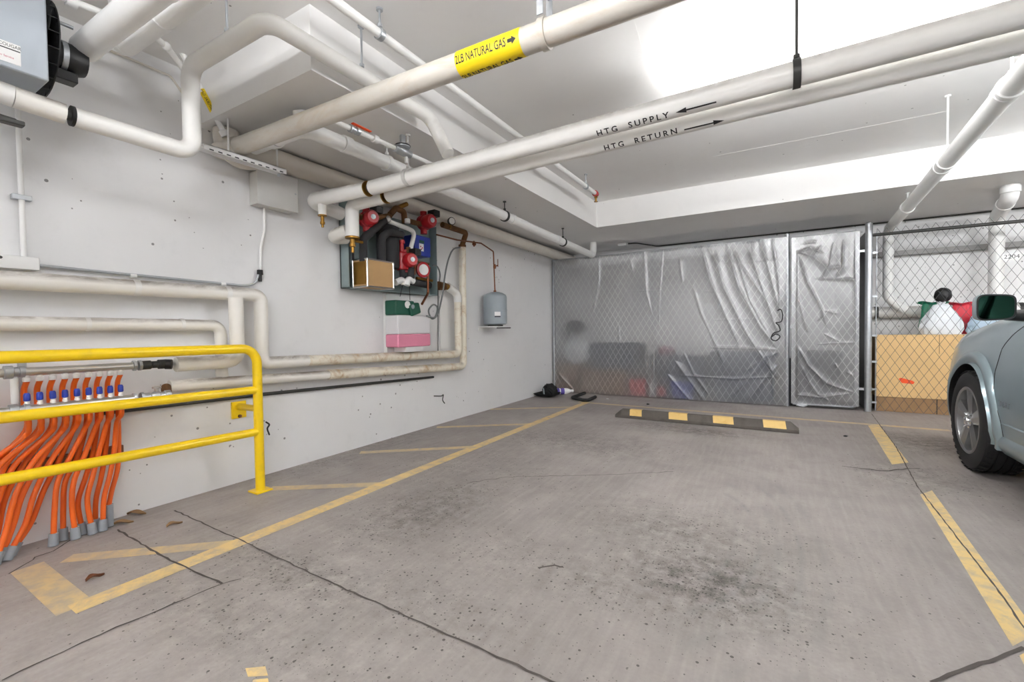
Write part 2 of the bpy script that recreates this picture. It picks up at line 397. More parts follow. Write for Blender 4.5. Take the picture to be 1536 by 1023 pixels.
M['heater'] = plain('blue_grey_sheet_metal', (172, 180, 188), 0.42, 0.1, var=0.05)
M['box'] = plain('pale_grey_steel_box', (205, 204, 200), 0.5, 0.1, var=0.05)
M['panel'] = plain('green_grey_steel_tray', (140, 156, 156), 0.45, 0.2)
M['tan'] = plain('tan_insulation_board', (186, 150, 102), 0.7, var=0.1)
M['ply'] = plain('tan_plywood', (224, 188, 132), 0.6, var=0.08, scale=4)
M['wood'] = plain('brown_wood', (150, 118, 82), 0.7, var=0.2)
M['card'] = plain('brown_cardboard', (150, 116, 88), 0.8, var=0.08)
M['brownstrap'] = plain('brown_clamp_strip', (120, 70, 40), 0.7, var=0.3)
M['navy'] = plain('dark_blue_plastic', (52, 66, 92), 0.6, var=0.2)
M['charcoal'] = plain('charcoal_fabric', (62, 64, 72), 0.9, var=0.2)
M['bagwhite'] = plain('white_polythene_bag', (226, 230, 234), 0.35, var=0.12, scale=9)
M['pink'] = plain('pink_fluid', (222, 138, 164), 0.25, var=0.06)
M['film'] = plastic_film()
M['redplastic'] = plain('red_plastic', (206, 44, 62), 0.5); M['pinkcloth'] = plain('dull_pink_cloth', (150, 90, 110), 0.9)
M['bluebag'] = plain('bluish_polythene', (176, 198, 216), 0.4, var=0.15, scale=9); M['purple'] = plain('purple_label', (92, 78, 168), 0.45)
M['stop'] = plain('weathered_rubber', (92, 86, 80), 0.75, var=0.2, dirt=(60, 56, 52), dirt_amt=0.6, bmp=0.15)
M['stopyellow'] = plain('yellow_block', (232, 196, 122), 0.55, var=0.08, dirt=(206, 150, 60), dirt_amt=0.5)
M['gasyellow'] = plain('yellow_label', (240, 210, 20), 0.45, var=0.03)
M['ink'] = plain('black_ink', (20, 20, 20), 0.6)
M['redink'] = plain('red_ink', (190, 50, 90), 0.6)
M['greyhose'] = plain('grey_hose_rubber', (120, 124, 124), 0.55)
M['orangeflag'] = plain('orange_sticker', (240, 84, 28), 0.5)
def emit(name, rgb, st):
    mt = bpy.data.materials.new(name); mt.use_nodes = True; nt = mt.node_tree
    b = nt.nodes['Principled BSDF']; b.inputs['Emission Color'].default_value = (*rgb, 1); b.inputs['Emission Strength'].default_value = st
    b.inputs['Base Color'].default_value = (0.9, 0.9, 0.9, 1); return mt
M['lamp'] = emit('fluorescent_tube_glow', (0.975, 0.98, 1.0), 60.0)
M['lampup'] = emit('bright_fluorescent_tube_glow', (0.985, 0.985, 1.0), 36.0)

M['carpaint'] = plain('silver_blue_car_paint', (150, 168, 174), 0.30, 0.55, var=0.03, coat=0.7)
M['tyre'] = plain('tyre_rubber', (32, 32, 33), 0.7, bmp=0.1)
M['rim'] = plain('machined_alloy', (168, 168, 168), 0.30, 0.9, var=0.08)
M['chrome'] = plain('chrome', (222, 224, 226), 0.12, 1.0, var=0.02)
M['carglass'] = plain('dark_tinted_glass', (18, 26, 26), 0.08, 0.0, var=0.02)
M['mirror'] = plain('green_tinted_mirror', (70, 120, 104), 0.03, 1.0, var=0.02)
M['greenbag'] = plain('green_polythene', (30, 128, 96), 0.45, var=0.15)
M['milky'] = plain('milky_container_plastic', (222, 220, 222), 0.35, var=0.03)
M['dullgrey'] = plain('dull_grey_paint', (150, 149, 147), 0.7)
EXPO = 1.34
# ------------------------------------------------------------------ the room
LAMPS = ((-1.0, .10), (-1.5, -3.4), (1.4, -3.2), (4.2, -3.2), (4.9, 2.6), (3.3, 4.75), (5.6, 4.75))
XL, XR, YB, YN, ZS, ZC = -3.31, 8.2, 7.72, -5.5, 2.45, 2.79
BX, BY0, BY1 = -2.10, 1.51, 5.85      # edges of the raised ceiling bay
fl = MB().box((XL-.2, YN-.2, -.15), (XR+.2, YB+.2, 0)).build('floor', M['floor']); struct(fl)
struct(MB().box((XL-.2, YN, 0), (XL, YB, 3.0)).build('wall_left', M['wall']))
struct(MB().box((XL, YB, 0), (XR, YB+.2, 3.0)).build('wall_back', M['wall']))
struct(MB().box((XR, YN, 0), (XR+.2, YB, 3.0)).build('wall_right', M['wall']))
struct(MB().box((XL-.2, YN-.2, 0), (XR+.2, YN, 3.0)).build('wall_front', M['wall']))
struct(MB().box((XL, YN, ZC), (XR, YB, ZC+.2)).build('ceiling', M['ceil']))
# dropped soffits round the bay: along the left wall and along the back wall
cs = MB(); e = 0.0
cs.add([(XL,BY0,ZS),(BX,BY0,ZS),(BX,BY1,ZS),(XR,BY1,ZS),(XR,YB,ZS),(XL,YB,ZS)]+[(XL,BY0,ZC),(BX,BY0,ZC),(BX,BY1,ZC),(XR,BY1,ZC),(XR,YB,ZC),(XL,YB,ZC)],
       [(0,1,2,5),(2,3,4,5),(6,7,8,11),(8,9,10,11)]+[(i,(i+1)%6,(i+1)%6+6,i+6) for i in range(6)])
struct(cs.build('trim_1', M['ceil'], smooth=0))
# form seams in the bay ceiling
sm = MB()
def seam(mb, a, b, w, t=.0012):
    a, b = Vector(a), Vector(b); d = (b-a).normalized(); n = Vector((-d.y, d.x, 0))*w/2
    mb.prism([a-n, b-n, b+n, a+n], (0, 0, -t))
seam(sm, Z(1020, 280, ZC), Z(940, 0, ZC), .02); seam(sm, Z(1070, 235, ZC), Z(1430, 165, ZC), .012)
struct(sm.build('trim_2', M['ceil']))

# ------------------------------------------------------------------ painted lines and joints on the floor (parts of it)
def stripe(name, quad, mat, z=.0015, n=1):
    mb = MB(); q = [Vector((p.x, p.y, z)) for p in quad]; mb.add(q, [(0, 1, 2, 3)])
    return mb.build(name, mat, fl, smooth=0)
def strip(name, a, b, w, mat, z=.0015):
    d = (b-a).normalized(); n = Vector((-d.y, d.x, 0))*w/2
    return stripe(name, [a-n, b-n, b+n, a+n], mat, z)
LX = -2.36                       # hatched bay: long line parallel to the wall
a = Z(105, 913); b = Z(864, 608)
strip('painted_line', Vector((LX, a.y, 0)), Vector((LX, 6.12, 0)), .10, M['line'], .0016)
strip('painted_line', Vector((LX, Z(75, 880).y, 0)), Vector((LX-.62, Z(75, 880).y, 0)), .11, M['faded'], .0013)
for (pa, pb) in (((100, 838), (345, 816)), ((405, 733), (560, 727)), ((540, 679), (700, 671)), ((655, 641), (800, 636)), ((735, 614), (850, 611))):
    A, Bq = Z(*pa), Z(*pb); strip('hatch_line', A, Vector((LX, Bq.y+(LX-Bq.x)*(Bq.y-A.y)/(Bq.x-A.x), 0)), .085, M['faded'], .0014)
strip('painted_line', Z(868, 603), Z(1425, 646), .085, M['faded'], .0012)
stripe('painted_line', [Z(1302, 638.5), Z(1338, 697), Z(1363, 694), Z(1318, 637)], M['line'])
stripe('painted_line', [Z(1380, 742), Z(1519, 970), Z(1556, 950), Z(1398, 736)], M['line'])
stripe('painted_line', [Z(1529, 984), Z(1536, 998), Z(1560, 990), Z(1545, 975)], M['line'])
stripe('painted_letter', [Z(368, 1003), Z(372, 1016), Z(402, 1014), Z(398, 1000)], M['line'])
stripe('painted_letter', [Z(380, 1020), Z(376, 1030), Z(404, 1030), Z(402, 1018)], M['line'])
def crack(pts, w, rough=.004):
    ps = [Z(*p) for p in pts]; mb = MB(); out = []
    rn = random.Random(int(pts[0][0]*7))
    for i in range(len(ps)-1):
        n = max(2, int((ps[i+1]-ps[i]).length/.04))
        for k in range(n): out.append(ps[i].lerp(ps[i+1], k/n)+Vector((rn.uniform(-rough, rough), rn.uniform(-rough, rough), 0)))
    out.append(ps[-1]); L = []; R = []
    for i, p in enumerate(out):
        d = (out[min(i+1, len(out)-1)]-out[max(i-1, 0)]).normalized(); nn = Vector((-d.y, d.x, 0))*w/2*rn.uniform(.6, 1.3)
        L.append((p.x+nn.x, p.y+nn.y, .0024)); R.append((p.x-nn.x, p.y-nn.y, .0024))
    k = len(out); mb.add(L+R, [(i, i+1, k+i+1, k+i) for i in range(k-1)])
    return mb.build('floor_joint', M['joint'], fl, smooth=0)
crack([(262, 766), (370, 815), (520, 885), (700, 965), (845, 1030)], .008)
crack([(176, 795), (250, 838), (333, 876)], .010)
crack([(0, 1022), (150, 952), (333, 876), (362, 869)], .007, .006)
crack([(1307.5, 621), (1345, 672), (1376, 730), (1429, 798), (1500, 890), (1545, 955)], .007, .002)
crack([(1395, 1024), (1470, 996), (1536, 972)], .011)
crack([(700, 725), (760, 716), (900, 713), (1010, 708)], .006, .01)
for pts in ([(1265, 700), (1325, 707), (1380, 703)], [(806, 851), (830, 848), (845, 851)]): crack(pts, .012, .012)
crack([(20, 858), (60, 836), (110, 808), (170, 790)], .007, .02)

# ------------------------------------------------------------------ lamps: batten fixtures with two tubes
def batten(x0, x1, y, z, label, group=None):
    """hung batten: narrow spine with one bare tube over it and one under it"""
    t = thing('batten_lamp', label, 'ceiling light', ((x0+x1)/2, y, z-.05), group)
    MB().box((x0, y-.03, z-.012), (x1, y+.03, z+.012)).build('spine', M['white'], t, bevel=.004)
    for dz in (-.036, .036): MB().cyl((x0+.03, y, z+dz), (x1-.03, y, z+dz), .013, seg=10).build('tube', M['lamp'], t)
    for x in (x0, x1): MB().box((x-.012, y-.032, z-.055), (x+.012, y+.032, z+.055)).build('end_cap', M['white'], t, bevel=.004)
    for x in (x0+.3, x1-.3): MB().cyl((x, y, z+.012), (x, y, ZC-.002), .005, seg=8).build('rod', M['galv'], t)
    return t
for x0, x1, lb in ((-.62, .60, 'white batten lamp of the row behind the heating pipes, nearest the left wall'), (.68, 1.90, 'middle white batten lamp of the row behind the heating pipes'), (1.98, 3.20, 'white batten lamp of the row behind the heating pipes, nearest the car')):
    t = batten(x0, x1, 3.22, 2.56, lb, 'battens behind the heating pipes')
    for c in t.children:
        if c.name.startswith('tube'): c.data.materials[0] = M['lampup']
for x, y in LAMPS:
    back = y < 1
    batten(x-.6, x+.6, y, 2.50, 'white batten lamp hung from the ceiling behind the viewpoint' if back else 'white batten lamp added out of view at the right to light the far end', 'battens behind the viewpoint' if back else 'added battens at the right')  # right-hand battens are unseen, added to brighten the far end
w = bpy.data.worlds.new('world'); SC.world = w; w.use_nodes = True
w.node_tree.nodes['Background'].inputs[0].default_value = (.9, .93, 1, 1); w.node_tree.nodes['Background'].inputs[1].default_value = .3
SC.view_settings.view_transform = 'Standard'; SC.view_settings.look = 'None'; SC.view_settings.gamma = 1; SC.view_settings.use_curve_mapping = False
SC.view_settings.exposure = EXPO
SC.cycles.use_denoising = True; SC.cycles.use_adaptive_sampling = True; SC.cycles.adaptive_threshold = 0.02
SC.cycles.max_bounces = 9; SC.cycles.diffuse_bounces = 5; SC.cycles.transparent_max_bounces = 16
# ------------------------------------------------------------------ pipes
def V(*a): return Vector(a)
def on_pipe(A, Bp, r, s0, phi0, eps=.0012):
    """fn(x, y): x runs along the pipe from the axis point s0, y runs up round its surface; phi0 = turn up from the side facing the viewpoint"""
    d = (Bp-A).normalized(); c0 = A+d*s0; tocam = V(0, 0, CAMH)-c0
    e1 = (tocam-d*tocam.dot(d)).normalized(); e2 = d.cross(e1)
    if e2.z < 0: e2 = -e2
    def fn(x, y):
        ph = phi0+y/r
        return c0+d*x+(e1*math.cos(ph)+e2*math.sin(ph))*(r+eps)
    return fn, d
def s_at(A, Bp, px, py, z):
    q = P(px, py, 2, z); d = (Bp-A).normalized(); return (q-A).dot(d)
def wrap(fn, x0, x1, y0, y1, name, mat, parent, nu=8, nv=12):
    return MB().grid(lambda u, v: fn(x0+(x1-x0)*u, y0+(y1-y0)*v), nu, nv).build(name, mat, parent, fix=False)
def rod(mb, p, z1=None, r=.006): mb.cyl(p, (p[0], p[1], z1 if z1 else ZC), r, seg=8)
def clevis(mb, c, r, axis, w=.03, t=.004):
    """strap ring round a pipe at c"""
    ax = Vector(axis).normalized()
    mb.lathe(Vector(c)-ax*w/2, [(r, 0), (r+t, 0), (r+t, w), (r, w)], ax, 24)
def hanger(label, c, r, axis, z1, mat, eye=False):
    t = thing('pipe_hanger', label, 'hanger', (c[0], c[1], c[2]-r))
    m_ = MB(); rod(m_, (c[0], c[1], c[2]+r*1.02+.009), z1-.002); m_.build('threaded_rod', mat, t)
    if eye: MB().lathe((c[0]-.004, c[1], c[2]+r+.012), [(.006, 0), (.012, 0), (.012, .008), (.006, .008)], XDIR, 14).build('eye', mat, t)
    else: clev = MB(); clevis(clev, c, r*1.015+.003, axis); clev.build('strap', mat, t)
    MB().cyl((c[0], c[1], c[2]+r+.012), (c[0], c[1], c[2]+r+.028), .014, seg=6).build('nut', mat, t)
    MB().cyl((c[0], c[1], z1-.012), (c[0], c[1], z1-.002), .018, seg=12).build('anchor', mat, t)
    return t
YDIR, XDIR = (0, 1, 0), (1, 0, 0)

# --- heating supply and return overhead
rS = .054
sA, sB = V(-3.16, 2.33, 2.125), V(2.6, 2.42, 2.245)
t = thing('heating_supply_pipe', 'fat white overhead pipe lettered HTG SUPPLY that elbows back along the left wall', 'pipe', (-3.16, 2.33, 2.07), 'overhead heating pipes')
d = (sB-sA).normalized(); gapx = W(556, 270, -2.62)
q = lambda x: sA+d*((x-sA.x)/d.x)
el = W(463, 301, -3.20); eg = W(512, 321, -3.205)
MB().tube([V(eg.x, min(eg.y, 2.60), eg.z), el, q(-2.62)], rS, 20, .085).build('insulation', M['ins'], t)
MB().tube([q(-2.575), sB], rS, 20).build('insulation', M['ins'], t)
MB().cyl(q(-2.63), q(-2.565), .030).build('bare_pipe', M['dark'], t)
MB().lathe(q(-2.622), [(rS-.014, 0), (rS+.003, 0), (rS+.003, .010), (rS-.014, .010)], d).build('brass_ring', M['brass'], t)
dr = V(q(-3.07).x, q(-3.07).y-.055, q(-3.07).z)
MB().cyl(dr+V(0, 0, -.015), dr+V(0, 0, -.135), .031).build('drain_stub', M['ins'], t)
k = MB().lathe(dr+V(0, 0, -.135), [(.034, 0), (.034, -.008), (.014, -.010), (.014, -.05), (.018, -.052), (.018, -.07), (.010, -.075), (.010, -.095)]).build('drain_valve', M['brass'], t)
fn, _ = on_pipe(sA, sB, rS, s_at(sA, sB, 950, 184, 2.16), -.62)
text_mesh('HTG  SUPPLY', .046, fn, 'lettering', M['ink'], t, spacing=1.45, cell=.012, bold=.018)
fn, _ = on_pipe(sA, sB, rS, s_at(sA, sB, 1050, 168, 2.16), -.55)
a_ = MB(); a_.grid(lambda u, v: fn(-.065+.15*u, -.004+.008*v), 6, 1); a_.grid(lambda u, v: fn(-.10+.05*u, (-.014+.028*v)*u), 3, 4); a_.build('direction_arrow', M['ink'], t, fix=False)

rA, rB = V(-2.96, 2.475, 2.105), V(2.6, 2.56, 2.205); dR = (rB-rA).normalized(); qr = lambda x: rA+dR*((x-rA.x)/dR.x)
t = thing('heating_return_pipe', 'fat white overhead pipe lettered HTG RETURN with a capped drop beside the boiler tray', 'pipe', (-2.96, 2.475, 1.7), 'overhead heating pipes')
dropb = V(-2.965, 2.475, 1.835)
MB().tube([V(-2.965, 2.475, 1.845), V(-2.965, 2.475, 2.105), qr(-2.585)], rS, 20, .06).build('insulation', M['ins'], t)
MB().tube([qr(-2.55), rB], rS, 20).build('insulation', M['ins'], t)
MB().cyl(qr(-2.60), qr(-2.54), .030).build('bare_pipe', M['dark'], t)
MB().lathe(qr(-2.587), [(rS-.014, 0), (rS+.003, 0), (rS+.003, .010), (rS-.014, .010)], dR).build('brass_ring', M['brass'], t)
MB().lathe(dropb, [(.050, .01), (.058, .008), (.058, -.006), (.020, -.010), (.018, -.045), (.024, -.047), (.024, -.07), (.013, -.075), (.013, -.12)]).build('drain_valve', M['brass'], t)
MB().tube([dropb+V(0, 0, -.02), dropb+V(.0, .10, -.02)], .012).build('valve_branch', M['brass'], t)
MB().tube([V(-3.03, 2.475, 1.90), W(486, 357, -3.20), V(-3.205, 2.605, W(520, 357, -3.2).z)], rS*.96, 20, .09).build('insulation', M['insd'], t)
fn, _ = on_pipe(rA, rB, rS, s_at(rA, rB, 960, 204, 2.13), -.62)
text_mesh('HTG  RETURN', .046, fn, 'lettering', M['ink'], t, spacing=1.45, cell=.012, bold=.018)
fn, _ = on_pipe(rA, rB, rS, s_at(rA, rB, 1055, 184, 2.13), -.66)
a_ = MB(); a_.grid(lambda u, v: fn(-.09+.15*u, -.004+.008*v), 6, 1); a_.grid(lambda u, v: fn(.10-.05*u, (-.014+.028*v)*u), 3, 4); a_.build('direction_arrow', M['ink'], t, fix=False)
p = q(.08); hanger('threaded rod hanger dropping to the lettered supply pipe from the bright bay ceiling', p, rS, d, ZC, M['dark'])
p = q(-2.05); hanger('pale rod hanger on the supply pipe beside the gas regulator', (p.x-.17, p.y, p.z), rS, d, ZS, M['box'])

# --- gas main
gA, gB = V(-3.055, 1.628, 2.295), V(1.2, 1.80, 2.33); rG = .055; dG = (gB-gA).normalized()
t = thing('gas_main_pipe', 'fat painted overhead gas pipe with a yellow flow label', 'pipe', (-3.1, 1.625, 2.24))
MB().tube([gA, gB], rG, 24).build('pipe_run', M['gas'], t)
MB().lathe(gA+dG*-.03, [(.03, -.02), (.063, -.015), (.065, .05), (.056, .06)], dG).build('end_coupling', M['gas'], t)
s0 = s_at(gA, gB, 727, 70, 2.31)
fn, _ = on_pipe(gA, gB, rG, s0, .0)
wrap(fn, -.165, .165, -.098, .092, 'flow_label', M['gasyellow'], t, 6, 24)
fn, _ = on_pipe(gA, gB, rG, s0-.030, .42, .0022); text_mesh('2LB NATURAL GAS', .036, (lambda f: lambda x, y: f(x*.86, y*1.35))(fn), 'lettering', M['ink'], t, cell=.008, bold=.012)
fn, _ = on_pipe(gA, gB, rG, s0-.030, -1.15, .0022); text_mesh('2LB NATURAL GAS', .036, (lambda f: lambda x, y: f(x*.86, y*1.35))(fn), 'lettering', M['ink'], t, cell=.008, bold=.012)
fn, _ = on_pipe(gA, gB, rG, s0+.132, .42, .0022); a_ = MB(); a_.grid(lambda u, v: fn(-.022+.02*u, -.007+.014*v), 2, 3); a_.grid(lambda u, v: fn(.02-.022*u, (-.016+.032*v)*u), 3, 4); a_.build('direction_arrow', M['ink'], t, fix=False)
fn, _ = on_pipe(gA, gB, rG, s0+.132, -1.15, .0022); a_ = MB(); a_.grid(lambda u, v: fn(-.022+.02*u, -.007+.014*v), 2, 3); a_.grid(lambda u, v: fn(.02-.022*u, (-.016+.032*v)*u), 3, 4); a_.build('direction_arrow', M['ink'], t, fix=False)
hs = gA+dG*s_at(gA, gB, 805, 35, 2.31)
t = thing('pipe_hanger', 'flat strap hanger round the gas pipe just past its yellow label', 'hanger', hs-V(0, 0, rG))
m_ = MB(); clevis(m_, hs, rG*1.015+.003, dG, .03, .004); m_.build('strap', M['gas'], t)
for sx in (-1, 1):
    m_ = MB(); m_.box((hs.x-.014, hs.y+sx*.045-.003, hs.z+rG*1.0), (hs.x+.014, hs.y+sx*.045+.003, hs.z+.20)); m_.build('strap_arm', M['galv'], t)
m_ = MB(); rod(m_, (hs.x, hs.y, hs.z+.16), ZC-.002); m_.cyl((hs.x, hs.y-.05, hs.z+.17), (hs.x, hs.y+.05, hs.z+.17), .006, seg=8); m_.build('threaded_rod', M['galv'], t)
# small labelled branch on the left end of the gas main
e0 = gA+V(-.06, -.01, .03); e1 = W(304, 138, -3.13); dE = (e1-e0).normalized()
t = thing('gas_branch_pipe', 'thin sloping white pipe with a narrow yellow label at the end of the gas main', 'pipe', e0)
MB().tube([e0+dE*.05, e1+dE*.28], .017, 14).build('pipe_run', M['pvc'], t)
MB().lathe(e0+dE*.05, [(.015, 0), (.026, 0), (.026, .035), (.018, .04)], dE).build('union', M['pvc'], t)
fn, _ = on_pipe(e0, e1, .017, (e1-e0).length-.055, 0.0); wrap(fn, -.07, .07, -.034, .034, 'flow_label', M['gasyellow'], t)
fn, _ = on_pipe(e0, e1, .017, (e1-e0).length-.055, 0.0, .002); text_mesh('NATURAL GAS', .020, fn, 'lettering', M['ink'], t, cell=.006)
# regulator line
i0, i1 = V(-2.215, 1.74, 2.30), V(-2.18, 2.95, 2.305); dI = (i1-i0).normalized(); qi = lambda px, py: i0+dI*s_at(i0, i1, px, py, 2.3)
t = thing('regulator_gas_line', 'thin white gas line with a red handled valve and a round regulator', 'pipe', i0)
MB().tube([i0, i1], .015, 14).build('pipe_run', M['pvc'], t)
p = qi(532, 194); MB().lathe(p-dI*.03, [(.016, 0), (.024, .002), (.024, .022), (.018, .024), (.018, .045), (.024, .047), (.024, .07), (.016, .072)], dI).build('valve_body', M['galv'], t)
h = MB(); h.cyl(p+V(0, 0, .015), p+V(0, 0, .035), .008, seg=10); h.box(p+V(-.012, -.01, .033), p+V(.012, .135, .040)); h.build('valve_handle', M['orangeflag'], t, bevel=.003)
p = qi(560, 210); MB().lathe(p-dI*.02, [(.016, 0), (.024, .002), (.026, .02), (.024, .038), (.016, .04)], dI).build('union', M['pvc'], t)
p = qi(603, 228)
MB().lathe(p-dI*.075, [(.018, 0), (.024, .004), (.024, .03), (.030, .04), (.030, .11), (.024, .12), (.024, .146), (.018, .15)], dI).build('regulator_body', M['galv'], t)
MB().lathe(p+V(0, 0, .02), [(.03, 0), (.05, .006), (.052, .014), (.050, .022), (.036, .030), (.020, .034), (.020, .085), (.016, .09)]).build('regulator_dome', M['galv'], t)
MB().lathe(p+V(0, 0, .032), [(.0525, 0), (.054, .002), (.054, .006), (.0525, .008)]).build('diaphragm_ring', M['black'], t)
MB().cyl(p+V(0, .03, -.02), p+V(0, .03, -.07), .012).build('vent_stub', M['pvc'], t)

# --- loop pipe from the unit heater
lx, ly = -2.71, 1.215
L0, L1 = V(lx, .10, 2.075), V(lx, ly, 2.045)
top = 2.505; LE = W(645, 176, -2.0)
le2 = P(672, 231, 1, 2.335)
t = thing('heater_loop_pipe', 'white pipe loop rising beside the unit heater and running along the soffit edge', 'pipe', (lx, ly, 2.0))
g0, g1 = W(97, 176, lx), W(111, 183, lx)
MB().tube([V(lx, .557, 2.06), V(lx, g0.y, 2.052)], .043, 20).build('insulation', M['insd'], t)
MB().tube([V(lx, g1.y, 2.052), L1, V(lx, ly, top), V(-2.005, ly+.005, top), LE, le2], .043, 20, .075, 8).build('insulation', M['ins'], t)
MB().cyl(V(lx, g0.y-.02, 2.052), V(lx, g1.y+.02, 2.052), .022).build('bare_pipe', M['dark'], t)
MB().lathe(V(lx, g1.y-.012, 2.052), [(.02, 0), (.044, 0), (.044, .012), (.02, .012)], YDIR).build('black_collar', M['black'], t)
MB().tube([V(lx, .555, 2.06), V(lx, .50, 2.065), V(lx, .45, 2.078)], .043, 20, .05).build('insulation', M['ins'], t)
v = MB(); c = W(8, 178, lx); v.cyl(c+V(0, -.05, 0), c+V(0, .03, -.005), .016); v.box(c+V(-.012, -.02, -.02), c+V(.03, .05, .0)); v.build('black_valve', M['dark'], t, bevel=.004)
hanger('slim rod hanger on the rising loop pipe near the unit heater', V(Z(322, 55, top).x, ly, top), .043, XDIR, ZC, M['galv'], True)
hanger('slim rod hanger behind the gas pipe holding the loop pipe at the soffit edge', V(-2.005, ly+.55, top), .043, YDIR, ZC, M['galv'], True)
# --- sprinkler pipe
t = thing('sprinkler_pipe', 'thin white sprinkler pipe along the bay edge ending in a red fitting', 'pipe', (-1.82, 2.5, 2.6))
s0_, s1_ = V(-1.815, -.6, 2.655), V(-1.815, 5.02, 2.652)
MB().tube([s0_, s1_], .024, 16).build('pipe_run', M['pvc'], t)
MB().lathe(s1_, [(.026, -.02), (.034, -.018), (.034, .03), (.028, .05), (.02, .052)], YDIR).build('end_fitting', M['red'], t)
MB().lathe(s1_+V(0, .02, -.025), [(.018, 0), (.02, -.02), (.012, -.025), (.010, -.06), (.024, -.064), (.024, -.068)]).build('sprinkler_head', M['brass'], t)
p = Z(572, 50, 2.655); hanger('short rod hanger on the sprinkler pipe near the frame top', V(-1.815, p.y, 2.654), .024, YDIR, ZC, M['galv'])
hanger('short rod hanger on the sprinkler pipe beside its red end fitting', V(-1.815, 4.72, 2.653), .024, YDIR, ZC, M['galv'])
# --- drain H
def drain(name, label, pts, r, mat, couplings, bend=.09):
    t = thing(name, label, 'pipe', Vector(pts[len(pts)//2])-V(0, 0, r))
    MB().tube(pts, r, 20, bend).build('pipe_run', mat, t)
    for c, ax in couplings:
        ax = Vector(ax).normalized(); MB().lathe(Vector(c)-ax*.03, [(r, 0), (r+.006, 0), (r+.006, .06), (r, .06)], ax).build('coupling', mat, t)
    return t
hz = lambda y: 2.345-(y-1.6)*.0215
h0 = V(-2.5, 1.78, hz(1.78)); hx = V(-3.05, 1.74, 2.335)
pt = [hx, V(-2.52, 1.75, hz(1.75)), V(-2.5, 2.2, hz(2.2)), V(-2.5, 6.80, hz(6.8)), V(-2.5, 6.80, ZS-.002)]
cp = [(V(-2.5, y, hz(y)), YDIR) for y in (2.05, 3.0, 4.25, 5.45)]+[(V(-2.82, 1.745, 2.335), XDIR)]
t = drain('drain_pipe', 'white drain pipe running along under the soffit over the boiler tray', pt, .05, M['pvc'], cp)
MB().lathe(V(-2.52, 1.755, hz(1.75)), [(.052, .0), (.052, .06), (.058, .062), (.058, .088), (.02, .09), (.02, .1)], (.12, -.15, 1)).build('cleanout_cap', M['pvc'], t)
for y, lb in ((2.42, 'rod hanger on the drain pipe over the brass rings'), (4.10, 'rod hanger on the drain pipe midway along the wall'), (5.62, 'rod hanger on the drain pipe nearest the plastic sheet')):
    hanger(lb, V(-2.5, y, hz(y)), .0515, YDIR, ZS, M['dark'] if y > 3 else M['pvc'])
m_ = MB()
# big painted pipe in the angle of wall and soffit
t = drain('wall_top_pipe', 'large grey-white pipe tucked into the angle of wall and soffit', [V(-3.20, 1.64, 2.44), V(-3.20, 1.64, 2.262), V(-3.222, 1.98, 2.365), V(-3.222, 7.70, 2.335)], .078, M['greypipe'], [(V(-3.20, 1.64, 2.30), (0, 0, 1))], .10)
MB().tube([V(-3.302, 1.95, 2.443), V(-3.302, 7.6, 2.443)], .006, 8).build('edge_conduit', M['pvc'], t)
# --- right hand drain to the storage cage
rx0, rz0, rx1 = Z(1500, 150, 2.3), 2.3, V(1.25, 7.42, 2.295)
r0 = rx0+(rx0-rx1)*.22
dd = (rx1-r0).normalized()
cps = [(P(px, py, 0, 1.1), dd) for px, py in ()]
pr_ = lambda y: r0+dd*((y-r0.y)/dd.y)
t = drain('drain_pipe', 'white drain pipe crossing the right-hand ceiling into the storage cage', [r0, rx1, V(1.25, 7.42, 1.42), V(1.42, 7.455, 1.25)], .055, M['pvc'], [(pr_(y), dd) for y in (3.42, 4.75, 6.2)]+[(V(1.25, 7.42, 2.0), (0, 0, 1))], .12)
for y, z1, lb in ((3.35, ZC, 'white rod hanger on the right-hand drain pipe nearest the heating pipes'), (4.60, ZC, 'white rod hanger on the right-hand drain pipe below the bay ceiling'), (6.15, ZS, 'white rod hanger on the right-hand drain pipe near the fence')):
    hanger(lb, pr_(y), .0565, dd, z1, M['pvc'])
t = drain('drain_pipe', 'white drain pipe elbowing from the soffit down the back wall behind the car', [V(2.02, 6.40, ZS-.002), V(2.02, 6.40, 2.34), V(2.235, 7.42, 2.315), V(2.235, 7.42, 1.30), V(2.5, 7.43, 1.05), V(8.1, 7.43, 1.05)], .068, M['pvc'], [(V(2.02, 6.40, 2.40), (0, 0, 1)), (V(2.235, 7.42, 2.05), (0, 0, 1)), (V(2.09, 6.74, 2.332), (.2, 1, -.03))], .10)
t = thing('insulated_pipe', 'thick white insulated pipe lying level along the back wall of the cage', 'pipe', (1.4, 7.5, 1.1))
MB().tube([V(.95, 7.62, 1.235), V(8.1, 7.62, 1.235)], .075, 20).build('insulation', M['ins'], t)
for x in (1.16, 2.5): MB().lathe(V(x-.02, 7.62, 1.235), [(.07, 0), (.079, 0), (.079, .04), (.07, .04)], XDIR).build('band', M['dark'], t)
t = tag(MB().box((.6, 7.60, 1.975), (8.1, 7.715, 2.035)).build('strut_channel', M['dullgrey']), 'grey strut channel fixed across the back wall of the cage', 'channel')

